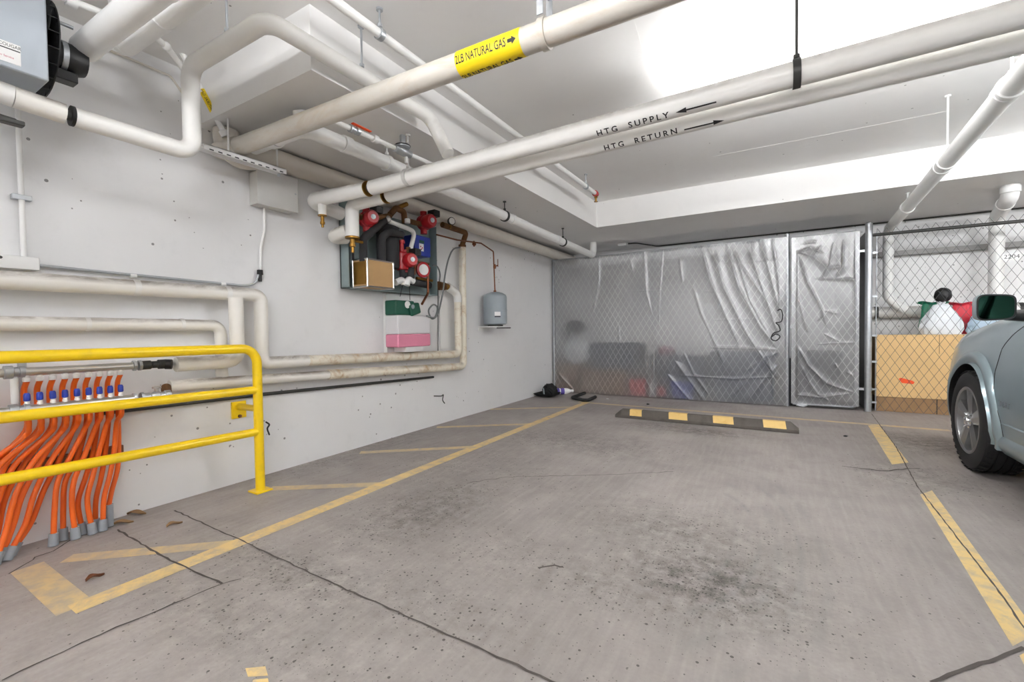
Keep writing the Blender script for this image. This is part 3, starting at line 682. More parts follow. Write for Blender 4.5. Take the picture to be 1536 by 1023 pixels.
# --- insulated pipes on the left wall
WX = -3.20
def wp(px, py, x=WX): return W(px, py, x)
zA, zlow, zD = 1.343, .82, .66
t = thing('wall_heating_pipe', 'white insulated wall pipe stepping down behind the guard rail and up to the boiler tray', 'pipe', (WX, 2.6, .75))
MB().tube([V(WX, -.4, zA), V(WX, 1.845, zA), V(WX, 1.84, .852), V(WX, 2.2, .846)], .046, 20, .055).build('insulation', M['insd'], t)
MB().tube([V(WX, 2.2, .846), V(WX, 4.165, .796), V(WX, 4.165, 1.40)], .043, 20, .06).build('insulation', M['insr'], t)
MB().tube([V(WX, 4.165, 1.40), V(WX, 4.165, 1.50), V(WX, 3.98, 1.57)], .047, 20, .10).build('elbow_wrap', M['ins'], t)
MB().tube([V(WX, 4.03, 1.555), V(WX, 3.92, 1.575), V(WX, 3.83, 1.57)], .036, 16, .05).build('bare_elbow', M['brass'], t)
MB().lathe(V(WX, 3.82, 1.567), [(.03, 0), (.048, .002), (.048, .03), (.034, .032), (.034, .07), (.045, .072), (.045, .10), (.03, .105)], YDIR).build('union', M['rust'], t)
for y in (1.1, 1.6): MB().lathe(V(WX, y, zA), [(.046, 0), (.0475, 0), (.0475, .03), (.046, .03)], YDIR).build('tape_band', M['ins'], t)
MB().tube([V(-3.15, 1.645, zA-.03), V(-3.145, 1.645, .885), V(-3.145, 1.28, .885)], .045, 20, .07).build('branch_insulation', M['insd'], t)
t = thing('wall_heating_pipe', 'white insulated wall pipe beneath it, coming from the lower manifold bar', 'pipe', (WX, 2.6, .6))
t['label'] = 'lowest white insulated wall pipe, with rust stains, rising to the top of the boiler tray'
xd = -3.215
MB().tube([V(xd, 1.27, .752), V(xd, 2.4, .716)], .036, 18).build('insulation', M['insd'], t)
MB().tube([V(xd, 2.4, .716), V(xd, 4.275, .640), V(xd, 4.29, 2.09)], .042, 20, .06).build('insulation', M['insr'], t)
MB().tube([V(xd, 4.29, 2.07), V(xd+.01, 4.285, 2.10), V(-3.125, 4.25, 2.215), V(-3.125, 3.815, 2.225)], .031, 16, .05).build('bare_pipe', M['rust'], t)
MB().lathe(V(xd, 4.29, 2.06), [(.036, 0), (.045, .002), (.045, .03), (.036, .032)]).build('pipe_collar', M['rust'], t)
MB().tube([V(-3.245, -.4, 1.143), V(-3.245, 1.59, 1.126), V(-3.245, 1.59, .80), V(-3.235, 1.59, .74)], .037, 18, .06).build('return_branch', M['insd'], t)
for y in (.9, 1.35): MB().lathe(V(-3.245, y, 1.131), [(.037, 0), (.0385, 0), (.0385, .02), (.037, .02)], YDIR).build('tape_band', M['ins'], t)
for py, yy in ((545, 1.66),): pass
c0, c1, c2 = W(150, 620, -3.29), W(398, 591, -3.29), W(650, 565.5, -3.29)
tag(MB().tube([c0, c1, c2], .013, 10).build('black_conduit', M['dark']), 'dark conduit running along the wall just under the lowest white pipe', 'conduit')
# ------------------------------------------------------------------ guard rail
GX = -3.0; gy1 = 1.692
t = thing('guard_rail', 'yellow tubular guard rail with three bars standing in front of the orange tubes', 'guard rail', (GX, 1.0, 0))
MB().tube([V(GX, -.9, .985), V(GX, gy1, .968), V(GX, gy1, .012)], .0295, 20, .10, 9).build('rail_tube', M['yellow'], t)
MB().tube([V(GX, -.9, .722), V(GX, gy1, .689)], .0265, 18).build('middle_rail', M['yellow'], t)
MB().tube([V(GX, -.9, .445), V(GX, gy1, .406)], .0265, 18).build('lower_rail', M['yellow'], t)
MB().box((GX-.055, gy1-.055, .0), (GX+.055, gy1+.055, .012)).build('base_plate', M['yellow'], t, bevel=.003)
MB().tube([V(GX, gy1, .560), V(-3.295, gy1+.03, .548)], .022, 16).build('wall_arm', M['yellow'], t)
MB().box((-3.308, gy1-.02, .465), (-3.292, gy1+.08, .585)).build('wall_flange', M['yellow'], t, bevel=.003)
MB().cyl((-3.292, gy1+.03, .48), (-3.278, gy1+.03, .48), .012, seg=6).build('flange_bolt', M['rust'], t)
MB().tube([V(GX, -.9, .985), V(GX, -.9, .012)], .0295, 20).build('end_post', M['yellow'], t)

# ------------------------------------------------------------------ manifold
UX, LXm = -3.165, -3.105
upx = [39, 59, 78, 97, 114, 131.7, 148.7, 165, 180]; lpx = [40, 59.5, 79, 97.5, 115.5, 133, 149.5, 165.5, 181]
uz, lz = .898, .716
t = thing('heating_manifold', 'stainless heating manifold with two bars and blue valve caps above the orange tubes', 'manifold', (-3.14, .8, .65))
MB().tube([V(UX, -.35, uz+.004), V(UX, 1.085, uz-.006)], .021, 18).build('supply_bar', M['steel'], t)
MB().tube([V(LXm, -.35, lz+.005), V(LXm, 1.06, lz-.004)], .024, 18).build('return_bar', M['steel'], t)
for nm, x, z, ys in (('bar_nut', UX, uz-.005, (1.075, 1.10)), ('bar_nut', LXm, lz-.004, (1.05, 1.085))):
    for y in ys: MB().lathe(V(x, y, z), [(.02, 0), (.030, .002), (.030, .016), (.02, .018)], YDIR, 8).build(nm, M['galv'], t)
MB().lathe(V(UX, 1.11, uz-.006), [(.02, 0), (.026, .002), (.026, .05), (.021, .055), (.021, .085), (.028, .09), (.028, .13), (.022, .135)], YDIR).build('ball_valve', M['dark'], t)
MB().tube([V(UX, 1.235, uz-.008), V(-3.148, 1.262, .888)], .030).build('black_coupling', M['black'], t)
k = MB().lathe(V(LXm, 1.10, lz-.005), [(.018, 0), (.024, .002), (.024, .03), (.019, .035), (.028, .05), (.028, .075), (.022, .08), (.022, .10), (.028, .105), (.028, .13)], YDIR).build('ball_valve', M['galv'], t)
MB().lathe(V(LXm, 1.165, lz+.018), [(.010, 0), (.010, .02), (.022, .022), (.022, .032), (.01, .034)]).build('valve_cap', M['steel'], k)
MB().box((LXm-.006, 1.12, lz-.03), (LXm+.03, 1.17, lz-.02)).build('valve_lever', M['red'], k, bevel=.002)
MB().tube([V(LXm, 1.215, lz-.006), V(-3.19, 1.245, .748)], .026).build('rust_coupling', M['rust'], t)
uy = [W(px, 548, UX).y for px in upx]; lyy = [W(px, 590, LXm).y for px in lpx]
for y in uy:
    MB().lathe(V(UX, y, uz-.018), [(.011, 0), (.011, -.012), (.0155, -.014), (.016, -.030), (.013, -.034)], (0, 0, 1), 12).build('flow_fitting', M['white'], t)
for y in lyy:
    f = MB().lathe(V(LXm, y, lz+.018), [(.011, 0), (.011, .012), (.009, .014), (.009, .024)], (0, 0, 1), 12).build('valve_insert', M['white'], t)
    rk = MB().lathe(V(LXm, y, lz+.040), [(.009, 0), (.0125, .003), (.013, .010), (.0125, .030), (.010, .038), (.008, .040)], (0, 0, 1), 12).build('blue_valve_cap', M['blue'], f)
for x, z in ((UX, uz), (LXm, lz)):
    MB().lathe(V(x, .58, z), [(.02, 0), (.033, .002), (.033, .03), (.024, .034), (.024, .05), (.03, .052), (.03, .07), (.02, .072)], YDIR, 10).build('end_union', M['galv'], t)
MB().box((-3.308, .655, .66), (-3.29, .685, .94)).build('wall_bracket', M['galv'], t)
MB().tube([V(UX, .615, uz-.03), V(UX, .615, lz+.03)], .014).build('bypass_pipe', M['white'], t)

# ------------------------------------------------------------------ orange tubes
tubes = [
 (8, 0, [(178,676),(176,705),(168,735),(163,772)], 'tall'), (8, 1, [(171,678),(165,712),(156,748),(154,780)], 0),
 (7, 0, [(158,678),(152,715),(144,750),(143,782)], 0), (7, 1, [(148,680),(139,715),(131,750),(138,788)], 0),
 (6, 0, [(139,682),(127,720),(117,755),(123,788)], 0), (6, 1, [(126,685),(111,722),(108,757),(113,798)], 0),
 (5, 0, [(116,686),(98,722),(95,760),(95,808)], 0), (5, 1, [(104,688),(87,722),(82,762),(80,808)], 0),
 (4, 0, [(90,688),(66,735),(46,785),(20,834)], 0), (4, 1, [(77,690),(52,740),(37,788),(14,838)], 0),
 (3, 0, [(61,692),(34,742),(20,787),(3,836)], 0), (3, 1, [(49,694),(22,747),(8,800),(-6,840)], 0),
 (2, 0, [(36,696),(8,747),(-4,800),(-18,842)], 0), (2, 1, [(22,698),(-6,760),(-20,815),(-30,845)], 0),
 (1, 0, [(7,700),(-14,770),(-30,830),(-44,850)], 0), (1, 1, [(-4,702),(-30,765),(-46,835),(-58,855)], 0),
 (0, 0, [(-12,703),(-45,780),(-62,840),(-70,860)], 0), (0, 1, [(-24,705),(-60,782),(-78,845),(-84,862)], 0)]
ordn = ['rightmost', 'second from the right', 'third from the right', 'fourth from the right', 'fifth from the right', 'sixth from the right', 'seventh from the right', 'eighth from the right', 'ninth from the right', 'tenth from the right',
        'eleventh from the right', 'twelfth from the right', 'thirteenth from the right', 'fourteenth from the right', 'fourth from the left', 'third from the left', 'second from the left', 'leftmost']
for i, (k, low, pts, kind) in enumerate(tubes):
    if low:
        path = [V(LXm, lyy[k], lz-.022), V(LXm-.012, lyy[k]+.004, .63), V(-3.175, lyy[k], .575)]
    else:
        path = [V(UX, uy[k], uz-.05), V(-3.19, uy[k]-.006, .80), V(-3.205, uy[k]-.004, .71), V(-3.215, uy[k], .60)]
    off = (.040 if i % 2 else 0.0)+(.03*((i//2) % 2) if i >= 8 else 0)
    xs = [-3.235, -3.22, -3.21, -3.20]
    path += [W(px, py, x+off) for (px, py), x in zip(pts, xs)]
    end = path[-1]; end = V(end.x, end.y, .03 if kind != 'tall' else .11); path[-1] = end
    tb = thing('orange_heating_tube', 'orange heating tube bending to the floor sleeves below the manifold, ' + ordn[i], 'tube', (end.x, end.y, 0), 'orange tubes under the manifold')
    sp = smooth_path(path, 7)
    MB().tube(sp, .0118, 12).build('tube_run', M['orange'], tb)
    d = (sp[-1]-sp[-6]).normalized()
    if kind == 'tall': MB().cyl(V(end.x, end.y, .005), V(end.x, end.y, .125), .021, seg=16).build('floor_sleeve', M['sleeve'], tb)
    else: MB().tube([end-d*.035-V(0, 0, 0), V(end.x, end.y, .004)+V(d.x, d.y, 0)*.02], [.0185, .021], 16).build('floor_sleeve', M['sleeve'], tb)
tag(MB().box((-3.308, -.4, .385), (-3.262, 1.055, .43)).build('clamp_rail', M['brownstrap'], bevel=.003), 'brown clamp strip on the wall behind the orange tubes', 'strip')

# ------------------------------------------------------------------ wall conduit, boxes, channel
t = thing('conduit_box', 'small white junction box on top of the upper wall pipe near the frame edge', 'junction box', (-3.28, .66, 1.41))
MB().box((-3.308, .50, 1.405), (-3.235, .735, 1.47)).build('box_body', M['white'], t, bevel=.003)
MB().cyl((-3.235, .60, 1.455), (-3.229, .60, 1.455), .007, seg=10).build('box_screw', M['dark'], t)
cb = W(389, 412, -3.285)
t = thing('thin_conduit', 'thin conduit lying along the upper wall pipe and curving up to a black connector', 'conduit', (-3.285, 1.2, 1.41))
MB().tube([V(-3.285, .74, 1.435), V(-3.285, cb.y-.13, 1.412), V(-3.285, cb.y-.03, 1.425), V(-3.285, cb.y, cb.z+.03)], .0085, 10, .09).build('conduit_run', M['galv'], t)
for y in (1.12, 1.62): MB().lathe(V(-3.285, y, 1.428-(y-.74)*.02), [(.009, 0), (.013, 0), (.013, .03), (.009, .03)], YDIR, 12).build('strap', M['white'], t)
MB().tube([V(-3.285, cb.y+.005, cb.z+.035), V(-3.285, cb.y+.005, cb.z-.0)], [.020, .022], 8).cyl(V(-3.285, cb.y+.005, cb.z), V(-3.285, cb.y+.005, cb.z-.05), .012).build('black_connector', M['black'], t)
up = [V(-3.29, cb.y+.012, cb.z+.04), W(391, 372, -3.29), W(397, 345, -3.29), W(396, 312, -3.29)]
MB().tube(up, .0095, 10, .04).build('upright_conduit', M['pvc'], t)
t = thing('thin_conduit', 'upright white conduit rising from the small junction box near the frame edge', 'conduit', (-3.285, .69, 1.47))
MB().tube([V(-3.285, .690, 1.472), V(-3.285, .69, 2.17), V(-3.285, .685, 2.6), V(-3.285, .685, ZC-.004)], .0115, 12).build('conduit_run', M['pvc'], t)
MB().box((-3.308, .655, 1.76), (-3.272, .725, 1.785)).build('strap', M['galv'], t, bevel=.002)
t = thing('junction_box', 'pale grey square junction box on the wall under the slotted channel', 'junction box', (-3.25, 2.0, 2.0))
MB().box((-3.308, 1.845, 2.005), (-3.20, 2.150, 2.240)).build('box_body', M['box'], t, bevel=.003)
MB().box((-3.20, 1.840, 2.000), (-3.194, 2.155, 2.262)).build('cover', M['box'], t, bevel=.002)
m_ = MB()
MB().cyl((-3.194, 2.135, 2.14), (-3.190, 2.135, 2.14), .006, seg=8).build('cover_screw', M['galv'], t)
cx, cz0 = -3.02, 2.195
t = thing('slotted_channel', 'white slotted metal channel hung level over the square junction box', 'channel', (cx, 1.65, cz0))
y0, y1 = 1.40, 1.93
m_ = MB(); m_.box((cx-.035, y0, cz0+.030), (cx+.035, y1, cz0+.034)); m_.box((cx+.031, y0, cz0), (cx+.035, y1, cz0+.034)); m_.box((cx-.035, y0, cz0), (cx-.031, y1, cz0+.034)); m_.build('channel_body', M['white'], t)
for i in range(10):
    y = y0+.03+i*.05; MB().box((cx+.0345, y, cz0+.003), (cx+.0358, y+.025, cz0+.010)).build('slot', M['black'], t)
MB().cyl((cx, 1.885, cz0+.034), (cx, 1.885, ZS-.003), .006, seg=8).build('threaded_rod', M['pvc'], t)
MB().cyl((cx, 1.56, cz0+.034), (cx, 1.56, ZS-.003), .006, seg=8).build('threaded_rod', M['pvc'], t)
MB().lathe(V(cx+.0, 1.895, cz0-.02), [(.006, 0), (.012, .002), (.012, .012), (.008, .02)], (0, 0, 1), 8).build('nut', M['galv'], t)

# thin pipes near the ceiling on the left
t = thing('sprinkler_branch', 'thin white pipe with a bend near the ceiling over the rising loop pipe', 'pipe', (-2.9, .95, 2.6))
MB().tube([W(190, 20, -2.9), W(228, 52, -2.9), W(252, 72, -2.95), W(275, 104, -3.05), V(-3.06, 1.42, 2.56)], .017, 12, .03).build('pipe_run', M['pvc'], t)
p = W(249, 69, -2.94); MB().ball(p, .024, 12, 8).build('elbow_fitting', M['pvc'], t)
t = thing('sprinkler_branch', 'short thin white pipe near the ceiling just past the unit heater', 'pipe', (-2.8, .7, 2.6))
MB().tube([W(96, -3, -2.75), W(167, 25, -2.75)], .016, 12).build('pipe_run', M['pvc'], t)
MB().lathe(W(102, 0, -2.75), [(.017, -.01), (.025, -.008), (.025, .03), (.017, .032)], YDIR, 12).build('fitting', M['pvc'], t)
t = thing('thin_conduit', 'thin conduit sloping along the top of the wall behind the rising loop pipe', 'conduit', (-3.29, 1.0, 2.7))
MB().tube([W(135, 63, -3.29), W(256, 114, -3.29), W(276, 143, -3.29), W(300, 175, -3.29)], .007, 10, .04).build('conduit_run', M['greypipe'], t)

# two big flue pipes overhead at the left
for lb, (pa, pb, zz, r) in (('fat white flue pipe overhead running from behind the unit heater', ((128, 72), (262, -22), 2.42, .055)), ('second fat white flue pipe close beside it with a rounded end', ((196, 62), (300, -18), 2.51, .048))):
    A, Bq = Z(pa[0], pa[1], zz), Z(pb[0], pb[1], zz); d = V(1, .02, 0).normalized()
    nm = thing('flue_pipe', lb, 'pipe', (A.x, A.y, zz-r))
    Bq = A+d*1.3
    MB().tube([A-d*(.01 if r > .05 else .06), Bq], r, 22).build('pipe_run', M['pvc'], nm)
    cc = A+d*(.75 if r > .05 else .28); MB().lathe(cc, [(r, 0), (r+.004, .001), (r+.004, .05), (r, .051)], d).build('coupling', M['pvc'], nm)
    if r < .05: MB().tube([A-d*.05, A-d*.09, A-d*.09+V(0, 0, .30)], r*1.02, 22, .07).build('elbow', M['pvc'], nm); nm['label'] = 'slimmer white flue pipe overhead, turning up at a rounded elbow'
    m_ = MB()

# ------------------------------------------------------------------ unit heater
hx_, hy, hzb = -2.60, .640, 2.128
t = thing('unit_heater', 'blue-grey unit heater with a white sticker hanging from the ceiling', 'heater', (hx_-.22, .3, hzb))
MB().box((hx_-.42, hy-.62, hzb), (hx_, hy, hzb+.50)).build('casing', M['heater'], t, bevel=.006)
fy = hy+.018
w_ = MB(); fc = V(hx_-.21, hy, hzb+.22)
for r in (.06, .10, .14, .18, .205): w_.lathe(fc+V(0, .062-r*.12, 0), [(r-.002, 0), (r+.002, 0), (r+.002, .004), (r-.002, .004)], YDIR, 32)
w_.build('fan_guard_rings', M['black'], t)
w_ = MB()
for a in range(20):
    an = 2*PI*a/20; c_, s_ = math.cos(an), math.sin(an)
    w_.tube([fc+V(c_*.205, .005, s_*.205), fc+V(c_*.205, .036, s_*.205), fc+V(c_*.05, .058, s_*.05)], .0022, 6)
w_.build('fan_guard_wires', M['black'], t)
w_ = MB()
for a in range(4):
    an = PI/2*a+.4; c_, s_ = math.cos(an), math.sin(an); tq = V(-s_, 0, c_)
    b0 = fc+V(c_*.04, .012, s_*.04); b1 = fc+V(c_*.18, .012, s_*.18)
    w_.add([b0-tq*.03, b0+tq*.03+V(0, .02, 0), b1+tq*.06+V(0, .022, 0), b1-tq*.06], [(0, 1, 2, 3)])
w_.build('fan_blade', M['dark'], t)
MB().lathe(fc+V(0, .055, -.0), [(.03, 0), (.062, .004), (.066, .02), (.066, .10), (.058, .12), (.03, .124)], YDIR, 20).build('motor', M['black'], t)
MB().lathe(fc+V(0, .085, 0), [(.0665, 0), (.068, .001), (.068, .02), (.0665, .021)], YDIR, 20).build('motor_band', M['galv'], t)
MB().box(fc+V(-.03, .06, -.115), fc+V(.035, .14, -.07)).build('terminal_box', M['black'], t, bevel=.004)
MB().tube([fc+V(.02, .02, .14), fc+V(.03, .13, .135)], .008, 10).build('motor_bracket', M['galv'], t)
for yy in (hy-.05, hy-.55): MB().cyl((hx_-.2, yy, hzb+.5), (hx_-.2, yy, ZC-.004), .007, seg=8).build('hanger_rod', M['galv'], t)
s0, s1 = W(0, 62, hx_+.0015), W(31, 70, hx_+.0015)
zt, zb, yl, yr = W(31, 70, hx_).z, W(31, 100, hx_).z, hy-.145, W(31, 85, hx_).y
MB().box((hx_+.0005, yl, zb), (hx_+.002, yr, zt)).build('sticker', M['white'], t)
sf = lambda cy, cz, s=1: (lambda x, y: V(hx_+.0028, cy+x*.8, cz+y))
cyy = yr-.033
text_mesh('COUGAR', .018, sf(cyy+.004, zt-.013), 'lettering', M['ink'], t)
MB().box((hx_+.002, cyy-.032, zt-.028), (hx_+.0026, cyy+.032, zt-.024)).build('print_rule', M['ink'], t)
text_mesh('24 hr Service', .012, sf(cyy-.012, zb+.022), 'lettering', M['redink'], t)
MB().tube([V(hx_+.03, hy+.03, hzb+.48), V(hx_+.035, hy+.035, ZC-.004)], .012, 10).build('flex_cable', M['galv'], t)

# ------------------------------------------------------------------ bits on the wall and floor
def wire_bit(name, label, cat, pts, r, mat): return tag(MB().tube(smooth_path([W(*p) for p in pts], 4), r, 8).build(name, mat), label, cat)
wire_bit('wall_hook', 'black bent wire sticking out of the wall beside the guard rail post', 'wire', [(399, 633, -3.29), (404, 637, -3.25), (401, 643, -3.24), (404, 652, -3.27)], .006, M['black'])
wire_bit('wall_hook', 'small dark wire hook low on the wall below the orange-stained pipes', 'hook', [(651, 594, -3.30), (662, 594, -3.27), (665, 592, -3.26), (664, 600, -3.26), (667, 605, -3.26)], .006, M['dark'])
rn = random.Random(3)
def leaf(px, py, s, label, mat):
    c = Z(px, py); a = rn.uniform(0, 3); m_ = MB()
    m_.grid(lambda u, v: V(c.x+math.cos(a)*(u-.5)*s-math.sin(a)*(v-.5)*s*.5*math.sin(PI*max(.05, u)), c.y+math.sin(a)*(u-.5)*s+math.cos(a)*(v-.5)*s*.5*math.sin(PI*max(.05, u)), .004+.012*abs(v-.5)*2+.008*math.sin(u*5)), 8, 4)
    tag(m_.build('dry_leaf', mat, fix=False), label, 'leaf', 'dry leaves by the wall')
leaf(205, 772, .10, 'curled dry leaf against the foot of the wall near the tallest grey sleeve', M['wood']); leaf(262, 788, .08, 'pale dry leaf lying near the start of the long floor crack', M['wood']); leaf(185, 786, .09, 'dry leaf beside the tallest grey floor sleeve', M['wood'])
leaf(143, 868, .07, 'dark dry leaf inside the painted hatching', M['brownstrap'])
# ------------------------------------------------------------------ boiler tray and its equipment
ty0, ty1, tz0, tz1, tx = 2.62, 3.80, 1.455, 2.205, -3.306
t = thing('boiler_tray', 'green-grey wall tray crowded with red pumps, black tank and pipes', 'boiler tray', (tx, 3.2, tz0), None)
MB().box((tx, ty0, tz0), (tx+.012, ty1, tz1)).build('back_plate', M['panel'], t)
for lo, hi in (((tx, ty0, tz0), (tx+.11, ty0+.008, tz1)), ((tx, ty1-.008, tz0), (tx+.11, ty1, tz1)), ((tx, ty0, tz0), (tx+.11, ty1, tz0+.008))):
    MB().box(lo, hi).build('tray_side', M['panel'], t)
for y in (ty0+.05, ty0+.10): MB().cyl((tx+.05, y, tz0+.02), (tx+.05, y, tz1-.3), .010, seg=10).build('conduit_tail', M['foam'], t)
# tan box with bright edges
def by(px, x): return W(px, 400, x).y
fx = -3.02
y0, y1, z0, z1 = W(551, 405, fx).y, W(590, 405, fx).y, W(570, 431, fx).z, W(570, 391, fx).z
xb = -3.20
b = MB().box((xb, y0, z0), (fx, y1, z1)).build('insulated_box', M['tan'], t)
e_ = []
for yy in (y0, y1):
    for xx in (xb, fx): e_.append(((xx, yy, z0), (xx, yy, z1)))
for zz in (z0, z1):
    for xx in (xb, fx): e_.append(((xx, y0, zz), (xx, y1, zz)))
    for yy in (y0, y1): e_.append(((xb, yy, zz), (fx, yy, zz)))
for a, c in e_: MB().cyl(a, c, .008, seg=6).build('edge_strip', M['steel'], b)
MB().box((xb, y0-.004, z0+.02), (fx-.02, y0-.001, z1-.02)).build('bright_side', M['brass'], b)
# black tank
c = W(582, 372, -3.17); MB().lathe(V(-3.17, c.y, 1.66), [(.06, 0), (.10, .01), (.105, .03), (.105, .40), (.09, .44), (.05, .455)], (0, 0, 1), 24).build('black_tank', M['foam'], t)
def tp(pts, r, mat, name, bend=.04, seg=14): return MB().tube([W(*p) for p in pts], r, seg, bend).build(name, mat, t)
tp([(545, 392, -3.08), (545, 358, -3.08), (580, 328, -3.08)], .034, M['foam'], 'foam_pipe', .05)
tp([(573, 392, -3.05), (573, 356, -3.05), (583, 348, -3.05), (603, 352, -3.06)], .034, M['foam'], 'foam_pipe', .05)
tp([(578, 330, -3.07), (612, 343, -3.07), (622, 348, -3.08), (616, 374, -3.08)], .022, M['white'], 'white_pipe', .04)
MB().ball(W(581, 329, -3.07), .036, 14, 10).build('pipe_tee', M['steel'], t)
MB().lathe(W(611, 335, -3.07), [(.018, 0), (.028, .002), (.028, .04), (.018, .045)]).build('pipe_collar', M['white'], t)
tp([(585, 322, -3.1), (594, 312, -3.1), (606, 318, -3.1), (607, 335, -3.1)], .028, M['rust'], 'rusty_pipe', .03)
tp([(596, 312, -3.1), (610, 306, -3.1)], .022, M['brass'], 'brass_valve')
tp([(536, 324, -3.08), (552, 328, -3.08), (585, 324, -3.08)], .026, M['rust'], 'rusty_pipe', .03)
tp([(607, 330, -3.09), (630, 336, -3.09), (646, 339, -3.09)], .026, M['rust'], 'rusty_pipe', .03)
def pump(px, py, x, s, ax, label=None):
    c = W(px, py, x); a = Vector(ax).normalized()
    b_ = MB().lathe(c-a*.07*s, [(.05*s, 0), (.065*s, .01*s), (.065*s, .05*s), (.05*s, .06*s)], a, 20)
    b_.cyl(c-a*.045*s+V(0, 0, .095*s), c-a*.045*s-V(0, 0, .095*s), .028*s)
    q_ = b_.build('pump_body', M['red'], t)
    MB().lathe(c-a*.012*s, [(.052*s, 0), (.058*s, .008*s), (.058*s, .075*s), (.045*s, .095*s)], a, 20).build('pump_motor', M['red'], q_)
    MB().lathe(c+a*.083*s, [(.020*s, 0), (.020*s, .004*s), (.010*s, .005*s), (.010*s, .010*s)], a, 16).build('pump_plate', M['galv'], q_)
    MB().box(c+V(-.03*s, .02*s, .045*s)+a*.03*s, c+V(.05*s, .09*s, .10*s)+a*.03*s).build('terminal_box', M['black'], q_, bevel=.004)
pump(553, 328, -3.06, 1.10, (1, -.3, 0)); pump(640, 333, -3.05, 1.2, (1, -.25, 0)); pump(612, 391, -3.06, 1.15, (1, -.35, 0)); 
c = W(603, 392, -3.12); MB().lathe(c, [(.045, -.09), (.062, -.08), (.062, .07), (.045, .09)], (0, 0, 1)).build('pump_body', M['red'], t)
MB().lathe(c+V(0, 0, .09), [(.022, 0), (.022, .08), (.03, .082), (.03, .11), (.02, .115)]).build('pump_neck', M['red'], t)
MB().lathe(W(633, 405, -3.12), [(.05, 0), (.078, .006), (.078, .03), (.06, .035)], (1, -.3, 0)).build('red_gauge', M['red'], t)
MB().lathe(W(633, 405, -3.12)+V(.034, -.011, 0), [(.055, 0), (.055, .002), (.0, .003)], (1, -.3, 0)).build('gauge_face', M['white'], t)
# white elbows and lower black pipe
tp([(593, 424, -3.08), (604, 419, -3.08), (606, 426, -3.08)], .030, M['white'], 'white_elbow', .03); tp([(610, 428, -3.06), (612, 418, -3.06), (620, 422, -3.06)], .030, M['white'], 'white_elbow', .03)
tp([(606, 420, -3.12), (625, 424, -3.14), (644, 428, -3.19)], .036, M['foam'], 'foam_pipe')
tp([(603, 405, -3.10), (604, 420, -3.10)], .028, M['foam'], 'foam_pipe'); tp([(616, 402, -3.07), (616, 420, -3.07)], .036, M['foam'], 'foam_pipe')
tp([(612, 372, -3.09), (613, 384, -3.07)], .026, M['rust'], 'rusty_pipe')
# blue control box
ya, yb, za, zb = W(622, 369, -3.12).y, W(646, 369, -3.12).y, W(634, 384, -3.12).z, W(634, 354, -3.12).z
b = MB().box((-3.27, ya, za), (-3.12, yb, zb)).build('blue_control_box', M['blue'], t, bevel=.008)
yc = (ya+yb)/2-.02; zc = (za+zb)/2
MB().box((-3.12, yc-.035, zc-.055), (-3.118, yc+.03, zc+.02)).build('label_patch', M['white'], b)
MB().box((-3.12, yc-.03, zc+.025), (-3.118, yc+.04, zc+.055)).build('label_patch', M['green'], b)
for dy, dz in ((-.015, -.01), (.01, -.02), (-.005, -.035)): MB().ball((-3.118, yc+dy, zc+dz), (.002, .009, .009), 8, 6).build('label_mark', M['redink'], b)
tp([(624, 392, -3.13), (643, 396, -3.15)], .012, M['rust'], 'rusty_pipe'); tp([(622, 412, -3.12), (622, 398, -3.12), (645, 402, -3.14)], .010, M['copper'], 'copper_line', .02)
tp([(625, 417, -3.11), (648, 421, -3.13)], .014, M['brass'], 'brass_line')
tp([(642, 402, -3.09), (642, 440, -3.09), (633, 456, -3.02)], .012, M['copper'], 'copper_drain', .03)
tp([(604, 428, -3.12), (600, 445, -3.14)], .003, M['black'], 'cable'); tp([(614, 428, -3.12), (615, 450, -3.14)], .003, M['black'], 'cable')
# gauge on the rusty bend
g = thing('pressure_gauge', 'small round pressure gauge standing on the rusty pipe bend', 'gauge', W(676, 345, -3.09))
MB().cyl(W(676, 343, -3.09), W(676, 336, -3.09), .008).build('gauge_stem', M['brass'], g)
MB().lathe(W(677, 332, -3.09), [(.02, -.02), (.042, -.018), (.045, 0), (.045, .012), (.040, .014)], (1, -.4, 0), 20).build('gauge_body', M['dark'], g)
MB().lathe(W(677, 332, -3.09)+V(.013, -.005, 0), [(.036, 0), (.036, .002), (.002, .003)], (1, -.4, 0), 20).build('gauge_dial', M['white'], g)
# grey hoses
def hose(label, pts, r=.007, mat='dark'):
    return tag(MB().tube(smooth_path([W(*p) for p in pts], 7), r, 8).build('grey_hose', M[mat]), label, 'hose', 'hoses beside the boiler tray')
hose('grey hose looping round once beside the boiler tray', [(690, 371, -3.14), (680, 374, -3.13), (673, 388, -3.12), (668, 410, -3.12), (664, 440, -3.12), (657, 470, -3.10), (648, 478, -3.10), (643, 466, -3.10), (650, 457, -3.10), (656, 462, -3.10), (652, 476, -3.08), (640, 474, -3.07)], .009, 'greyhose')
hose('short grey hose arching out of the boiler tray side', [(649, 398, -3.20), (656, 400, -3.20), (660, 412, -3.22), (658, 430, -3.26)], .008, 'greyhose')
tag(MB().tube([W(657, 430, -3.29), W(657, 536, -3.29)], .005, 8).build('thin_conduit', M['dark']), 'thin dark conduit dropping straight down the wall beside the fluid container', 'conduit')
